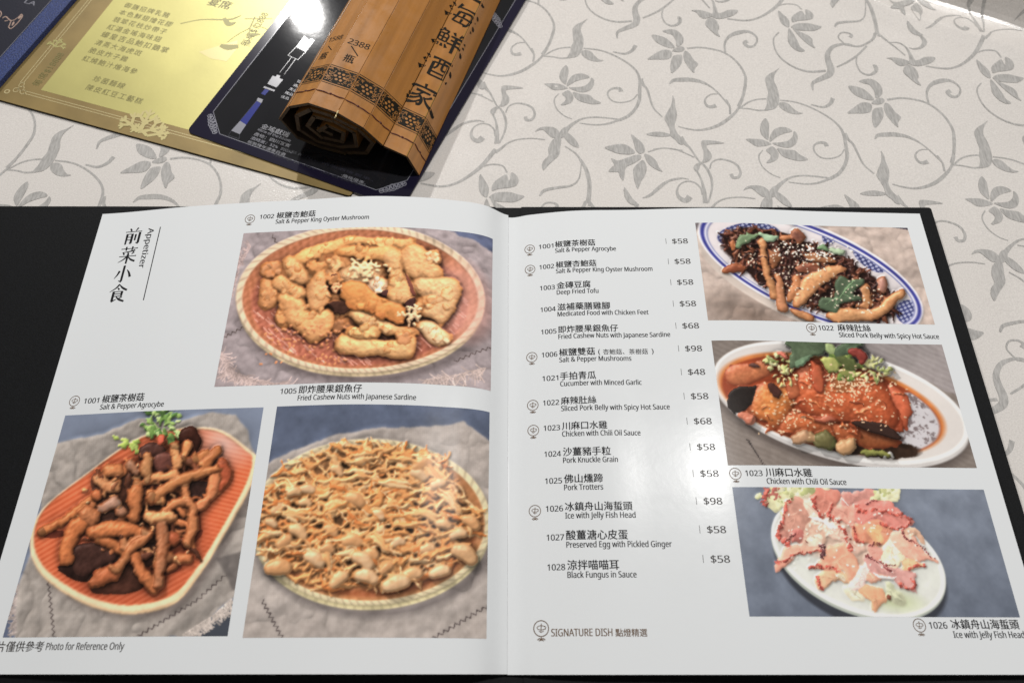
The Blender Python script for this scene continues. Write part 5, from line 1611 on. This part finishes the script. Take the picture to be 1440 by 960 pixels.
sauce = A.inside(A.ell(1020, 480, 168, 160, 30), .06) * A.inside(A.ell(648, 380, 534, 202, 14), .03)
A.wash(sauce, (200, 194, 196), .05, 1, 4, .2)
A.wash(sauce * np.clip((A.nz[2] * 1.1 + A.nz[3] * .9 + A.nz[1] * .3 - .02) * 2.2, 0, 1), (112, 98, 98), .2, 2)
A.wash(A.inside(A.ell(226, 350, 62, 50, 14, 1), .10), (26, 17, 12), .2, 1, 1)
A.wash(A.inside(A.ell(860, 585, 220, 44, 4, 1), .1), (48, 32, 24), .25, 2, 4)
ch_, ch2, ch3, ce = (184, 94, 50), (164, 76, 42), (206, 124, 72), (122, 46, 28)
def in_dish(*p):
    return [(68.6 + .6667 * x, 51.4 + .6667 * y) for x, y in p]


for pts, c, z, h, r in [([(100, 280), (150, 210), (280, 195), (420, 190), (440, 260), (380, 300), (250, 345), (130, 342)], (204, 120, 76), 4, 22, 10), ([(1250, 330), (1400, 400), (1450, 520), (1420, 660), (1360, 600), (1300, 450)], (192, 92, 60), 8, 20, 6),
                        ([(1040, 650), (1200, 690), (1372, 740), (1300, 790), (1060, 790)], (150, 78, 42), 6, 16, 6), ([(480, 640), (560, 540), (640, 530), (740, 580), (880, 610), (1040, 640), (1100, 700), (1040, 760), (900, 730), (720, 690), (600, 692), (500, 712)], (184, 92, 50), 12, 26, 10),
                        ([(245, 530), (340, 360), (450, 340), (560, 320), (640, 330), (630, 420), (570, 540), (480, 640), (400, 692), (398, 600), (300, 560)], (212, 124, 62), 16, 34, 14),
                        ([(560, 340), (680, 210), (780, 190), (880, 240), (1100, 230), (1230, 330), (1350, 520), (1372, 660), (1200, 640), (1000, 600), (880, 600), (740, 570), (640, 520)], (176, 82, 46), 26, 44, 20),
                        ([(700, 228), (800, 238), (835, 290), (820, 350), (780, 425), (728, 350)], (192, 86, 58), 66, 12, 5), ([(860, 250), (960, 260), (1100, 260), (1090, 330), (980, 400), (880, 380)], (150, 84, 46), 66, 8, 6),
                        ([(730, 575), (860, 560), (890, 600), (760, 610)], (198, 110, 82), 60, 8, 4), ([(560, 340), (620, 300), (640, 420), (560, 440)], (190, 100, 62), 58, 8, 4)]:
    A.chunk(in_dish(*pts), c, z, h, r, .24, (132, 52, 30), .9, .9, 3, 1.03, .13, .6)
A.chunk(in_dish((1005, 598), (1180, 598), (1362, 690), (1350, 735), (1200, 692), (1080, 652)), (50, 33, 28), 74, 2, 3)
A.chunk(in_dish((118, 430), (160, 368), (300, 348), (335, 380), (250, 515), (190, 545), (130, 500)), (32, 25, 22), 22, 2, 3, gl=.5)
A.chunk(in_dish((185, 560), (240, 540), (310, 570), (310, 615), (250, 615)), (200, 116, 88), 26, 10, 4)
A.stroke([(360, 300), (390, 320)], (22, 18), (70, 40, 34), 74, .4, .2)
A.stroke([(265, 190), (290, 200)], (10, 9), (90, 60, 54), 56, .4, .2)
for x, y, r, c in [(720, 572, 40, (206, 156, 108)), (500, 535, 34, (196, 148, 110)), (545, 540, 26, (170, 130, 90)), (605, 545, 46, (112, 104, 62)), (640, 560, 30, (86, 86, 48)), (250, 445, 24, (206, 120, 92))]:
    A.stroke([(x - r * .2, y), (x + r * .2, y - 3)], r, c, 60, .8, .12, np.array(c) * .8, True, .6)
A.stroke([(800, 610), (870, 605), (920, 618)], (12, 14, 10), (120, 120, 60), 50, .6, .2)
A.stroke([(905, 625), (930, 605), (945, 628)], 6, (200, 196, 190), 50, .6, .1, None, False)
lime = [(190, 188, 124), (170, 174, 108), (206, 202, 150), (140, 150, 86)]
sprig(A, 400, 180, 40, 62, lime, 76, w=.28)
sprig(A, 440, 240, 20, 54, [(214, 206, 150), (190, 186, 120)], 76, w=.25)
sprig(A, 840, 205, 40, 66, lime, 76, w=.28)
sprig(A, 720, 180, 46, 80, [(120, 140, 66), (88, 112, 52), (170, 180, 100)], 80, w=.4)
for pts, c in [([(540, 60), (620, 20), (760, 20), (800, 60), (830, 150), (740, 150), (690, 180), (600, 240), (560, 220), (590, 130)], (78, 92, 68)), ([(600, 40), (700, 30), (740, 90), (640, 110)], (98, 116, 84)), ([(570, 200), (640, 150), (780, 130), (720, 180), (610, 235)], (110, 136, 104)),
               ([(880, 110), (920, 40), (1090, 34), (1040, 80), (960, 130), (900, 160)], (76, 92, 68)), ([(890, 160), (960, 140), (1080, 170), (1060, 220), (940, 210)], (84, 92, 50)), ([(900, 215), (980, 215), (1000, 250), (930, 255)], (130, 132, 70)),
               ([(800, 60), (880, 40), (900, 110), (850, 140)], (150, 166, 110)), ([(800, 180), (880, 170), (900, 215), (820, 225)], (186, 188, 104))]:
    A.chunk(in_dish(*pts), c, 92, 8, 3, .25, None, .4, 1.0, 2)
A.stroke([(740, 120), (790, 135), (800, 160)], (16, 24, 14), (132, 52, 44), 120, .6, .15, None, True, .6)
A.stroke([(400, 130), (430, 145)], (10, 12), (206, 110, 90), 110, .6, .15)
A.stroke([(560, 180), (580, 260), (600, 310)], (10, 30, 8), (192, 92, 58), 100, .3, .15, (170, 70, 44), True, .7)


for _ in range(34):                                   # skin creases and torn edges of the sliced meat
    x, y = A.r.normal(620, 190), A.r.normal(380, 80)
    if ((x - 610) / 380)**2 + ((y - 390) / 150)**2 < 1:
        a = A.r.normal(.35, .5)
        l = A.r.uniform(24, 80)
        A.stroke([(x, y), (x + l * .5 * math.cos(a), y + l * .5 * math.sin(a) - 6), (x + l * math.cos(a), y + l * math.sin(a))], [2, A.r.uniform(3, 5.5), 2],
                 [(140, 62, 36), (200, 116, 70), (180, 88, 50), (128, 54, 32)][A.r.integers(4)], float(np.max(A.z)) * .45 + A.r.uniform(0, 20), .35, .2, None, True, .9)


def mound():
    while True:
        x, y = A.r.normal(660, 180), A.r.normal(340, 100)
        if ((x - 640) / 400)**2 + ((y - 370) / 200)**2 < 1:
            return x, y


A.dots(200, mound, 3.4, (228, 186, 146), 2, 2.0, .3)
A.dots(120, lambda: (A.r.normal(740, 90), A.r.normal(262, 36)), 3.4, (230, 196, 156), 3, 2.0, .3)
A.dots(50, lambda: (A.r.normal(420, 56), A.r.normal(440, 40)), 3.4, (228, 190, 150), 3, 2.0, .3)
put_print(A.finish(.5, .62, ao=.011, glint=80, sat=.95, gain=1.03), 107.0, 92.4, 231.0, 159.3, page_r, "picture of chicken in chili oil heaped in a white bowl")

# ---- 1026 iced jellyfish on a pale plate
A = Art([(92, 105), (1187, 121), (1338, 676), (168, 669)], 123.5, 58, 26)
A.wash(np.ones(A.z.shape), (110, 118, 134), .10, 1)
A.a += ((A.sy - 400) * -.035 + A.nz[1] * 5 + A.nz[2] * 3)[..., None]
pcx, pcy, pd = 640, 412, 24
A.wash(A.inside(A.ell(pcx + 8, pcy + 52, 398, 236, pd), .05) * .95, (52, 54, 62), .06, 1)
A.wash(A.inside(A.ell(pcx, pcy + 12, 402, 232, pd), .015), (176, 182, 170), .05, 1, 3)
A.wash(A.inside(A.ell(pcx, pcy, 402, 230, pd), .015), (236, 235, 228), .03, 1, 3, .2)
A.wash(A.inside(A.ell(pcx, pcy, 384, 214, pd), .04), (224, 224, 214), .04, 0, 1, .2)
A.a += (A.inside(A.ell(pcx, pcy, 384, 214, pd), .04) * (A.nz[1] * 10 + A.nz[2] * 8))[..., None] * np.array([.8, 1, .7])
A.wash(np.clip(1.1 - A.ell(800, 600, 150, 60, 10), 0, 1) * .8, (206, 218, 150), .1, 1)
lt = [(214, 212, 156), (196, 196, 132), (226, 222, 182), (170, 174, 112)]
for cx_, cy_, sx_, sy_, n_ in ((290, 158, 30, 28, 46), (330, 120, 30, 12, 16), (775, 128, 30, 14, 30), (430, 122, 26, 12, 14)):
    for _ in range(n_):
        x, y = A.r.normal(cx_, sx_), A.r.normal(cy_, sy_)
        A.stroke([(x, y), (x + A.r.uniform(-24, 24), y + A.r.uniform(-18, 18))], [A.r.uniform(4, 12), A.r.uniform(5, 14)], lt[A.r.integers(4)], A.r.uniform(2, 8), .3, .14, None, True, .3)
A.dots(40, lambda: (A.r.normal(258, 24), A.r.normal(135, 18)), 4.5, (186, 96, 84), 2, 1.8)
def on_plate(*p):
    return [(216.8 + .613 * x, 92.9 + .613 * y) for x, y in p]


def frill(pts, col=(186, 70, 60), n=4, r=(2.5, 6.5), wob=6):
    """row of small ruffles along the edge of a slice"""
    q = catmull(on_plate(*pts), 5)
    for x, y, *_ in q:
        for _ in range(n):
            A.stroke([(x + A.r.uniform(-wob, wob), y + A.r.uniform(-wob, wob))], A.r.uniform(*r), np.array(col) * A.r.uniform(.65, 1.3), 14 + A.r.uniform(0, 3), .5, .25, None, True, .5)


A.wash(A.inside(A.ell(560, 310, 235, 135, 20, 1), .3) * .8, (238, 190, 162), .12, 2)
for pts, c, z in [([(120, 290), (140, 250), (220, 240), (300, 300), (260, 420), (190, 430), (130, 380)], (226, 128, 106), 2), ([(560, 60), (690, 30), (810, 40), (810, 110), (690, 140), (600, 150)], (222, 128, 112), 4), ([(380, 90), (480, 55), (545, 90), (500, 165), (420, 235), (370, 150)], (224, 110, 86), 5),
                  ([(220, 95), (290, 100), (335, 200), (300, 300), (200, 335), (140, 305), (170, 220)], (234, 146, 118), 5), ([(300, 120), (400, 150), (420, 240), (330, 260)], (240, 186, 160), 4), ([(480, 170), (620, 140), (695, 200), (660, 300), (560, 265), (480, 235)], (228, 136, 112), 6),
                  ([(690, 150), (780, 110), (900, 130), (950, 180), (1065, 240), (1072, 282), (960, 312), (850, 290), (720, 275), (680, 220)], (208, 98, 84), 6), ([(820, 150), (900, 130), (945, 180), (900, 220), (840, 210)], (222, 104, 90), 9), ([(430, 270), (560, 290), (650, 400), (725, 480), (660, 505), (560, 420), (470, 340)], (240, 182, 156), 6),
                  ([(660, 300), (740, 280), (860, 300), (955, 335), (880, 392), (780, 432), (700, 422), (660, 380)], (228, 122, 82), 8), ([(740, 330), (840, 330), (880, 380), (780, 420)], (238, 158, 92), 10), ([(740, 440), (862, 440), (885, 490), (840, 545), (760, 512)], (222, 128, 108), 8),
                  ([(260, 350), (330, 280), (430, 295), (485, 400), (420, 435), (330, 445), (240, 475), (280, 400)], (238, 178, 146), 7), ([(320, 350), (420, 335), (450, 400), (340, 430)], (240, 206, 176), 10), ([(110, 545), (180, 480), (280, 450), (400, 440), (425, 485), (320, 505), (220, 535), (130, 600)], (230, 134, 104), 8),
                  ([(200, 330), (270, 310), (280, 370), (190, 440)], (206, 88, 76), 9), ([(340, 600), (430, 560), (470, 480), (560, 445), (640, 500), (692, 570), (650, 665), (580, 620), (470, 612)], (236, 142, 104), 9), ([(400, 650), (500, 615), (620, 650), (632, 702), (520, 702), (430, 748)], (236, 166, 116), 8),
                  ([(500, 640), (600, 650), (610, 690), (520, 680)], (242, 214, 170), 11), ([(660, 640), (740, 580), (785, 700), (700, 765), (650, 740)], (240, 196, 186), 7), ([(740, 520), (880, 570), (1000, 600), (1092, 650), (1082, 745), (980, 722), (860, 662), (760, 622)], (218, 138, 128), 9),
                  ([(760, 630), (860, 660), (870, 710), (790, 710)], (236, 150, 116), 8), ([(890, 390), (960, 395), (1035, 520), (960, 592), (870, 545)], (242, 212, 170), 9), ([(940, 380), (1010, 358), (1080, 430), (1180, 500), (1252, 572), (1160, 552), (1050, 532), (960, 450)], (234, 146, 118), 10),
                  ([(1000, 340), (1080, 320), (1142, 360), (1162, 432), (1060, 392)], (238, 172, 132), 8), ([(1000, 560), (1060, 540), (1160, 575), (1100, 610), (1030, 620)], (236, 150, 96), 9), ([(720, 762), (800, 740), (862, 800), (832, 905), (780, 862)], (238, 150, 98), 6), ([(600, 720), (700, 760), (730, 830), (620, 830)], (218, 208, 172), 3),
                  ([(870, 740), (960, 760), (1010, 840), (930, 860)], (206, 212, 164), 3), ([(30, 75), (100, 40), (190, 60), (222, 120), (170, 172), (100, 205), (50, 172)], (222, 218, 156), 4), ([(190, 40), (340, 30), (360, 100), (240, 90)], (232, 218, 176), 3), ([(830, 60), (970, 45), (992, 110), (880, 132)], (226, 224, 168), 4)]:
    c = np.array(c) * .78 + np.array((238, 218, 204)) * .22
    A.chunk(on_plate(*pts), c, z, 5, 3, .2, np.clip(np.array(c) * 1.06, 0, 245), .6, 1.3, 3, 1.06, .2)
    q = on_plate(*pts)
    cx, cy = np.mean(q, 0)
    for _ in range(5):                                # folds and translucent veins
        k, m_ = A.r.integers(len(q)), A.r.integers(len(q))
        A.stroke([(cx + (q[k][0] - cx) * .7, cy + (q[k][1] - cy) * .7), (cx + A.r.uniform(-8, 8), cy + A.r.uniform(-8, 8)), (cx + (q[m_][0] - cx) * .7, cy + (q[m_][1] - cy) * .7)], [1.2, A.r.uniform(1.5, 4), 1.2],
                 np.clip(np.array(c) * A.r.uniform(.84, 1.14), 0, 246), z + 5.5, .3, .12, None, True, .8)
for p in ([(200, 110), (170, 220), (135, 300)], [(120, 290), (115, 350), (150, 400), (190, 440)], [(110, 560), (200, 525), (320, 495), (420, 478)], [(380, 100), (370, 170), (430, 235)], [(500, 160), (480, 230), (560, 265)], [(680, 160), (720, 200), (850, 195)],
          [(860, 210), (960, 220), (1065, 250)], [(840, 300), (960, 330), (1060, 280)], [(660, 310), (670, 390), (710, 420)], [(340, 600), (440, 590), (560, 615)], [(400, 655), (415, 700), (435, 745)], [(1060, 600), (1160, 578)], [(980, 722), (1080, 740), (1088, 680)], [(550, 300), (600, 380), (640, 470)], [(40, 60), (20, 110), (40, 160)]):
    frill(p, (202, 84, 70), 3)
for p in ([(740, 512), (800, 545), (880, 565), (960, 585)], [(1005, 345), (1060, 410), (1150, 470), (1230, 540)], [(750, 150), (820, 120)], [(180, 400), (230, 350)], [(760, 440), (850, 430)], [(880, 580), (920, 620)]):
    frill(p, (124, 54, 54), 3, (2, 4.5), 5)
frill([(425, 430), (440, 480), (430, 530)], (104, 60, 62), 5, (3, 6), 9)
A.dots(60, lambda: tuple(on_plate((A.r.normal(480, 60), A.r.normal(290, 40)))[0]), 3.4, (246, 228, 206), 2, 2.4, .5)
for pts in ([(330, 245), (450, 270), (540, 320)], [(800, 640), (900, 690), (960, 660)], [(700, 610), (740, 700)], [(520, 660), (600, 700)], [(580, 110), (620, 150)]):
    A.stroke(on_plate(*pts), [2, 7, 2], (246, 232, 224), 16, .4, .1, None, True, .8)
for x, y, r, c in [(766, 588, 8, (160, 84, 62)), (412, 340, 4, (120, 60, 50))]:
    A.stroke([(x, y), (x + 8, y + 3)], r, c, 20, .3, .2)
A.dots(60, lambda: (A.r.uniform(330, 900), A.r.uniform(200, 480)), 3, (248, 230, 216), 2, 2, .8)
put_print(A.finish(.7, .66, ao=.016, glint=50, sat=.86, gain=1.02), 107.7, 23.8, 231.3, 81.7, page_r, "picture of coral red jellyfish on a pale plate")
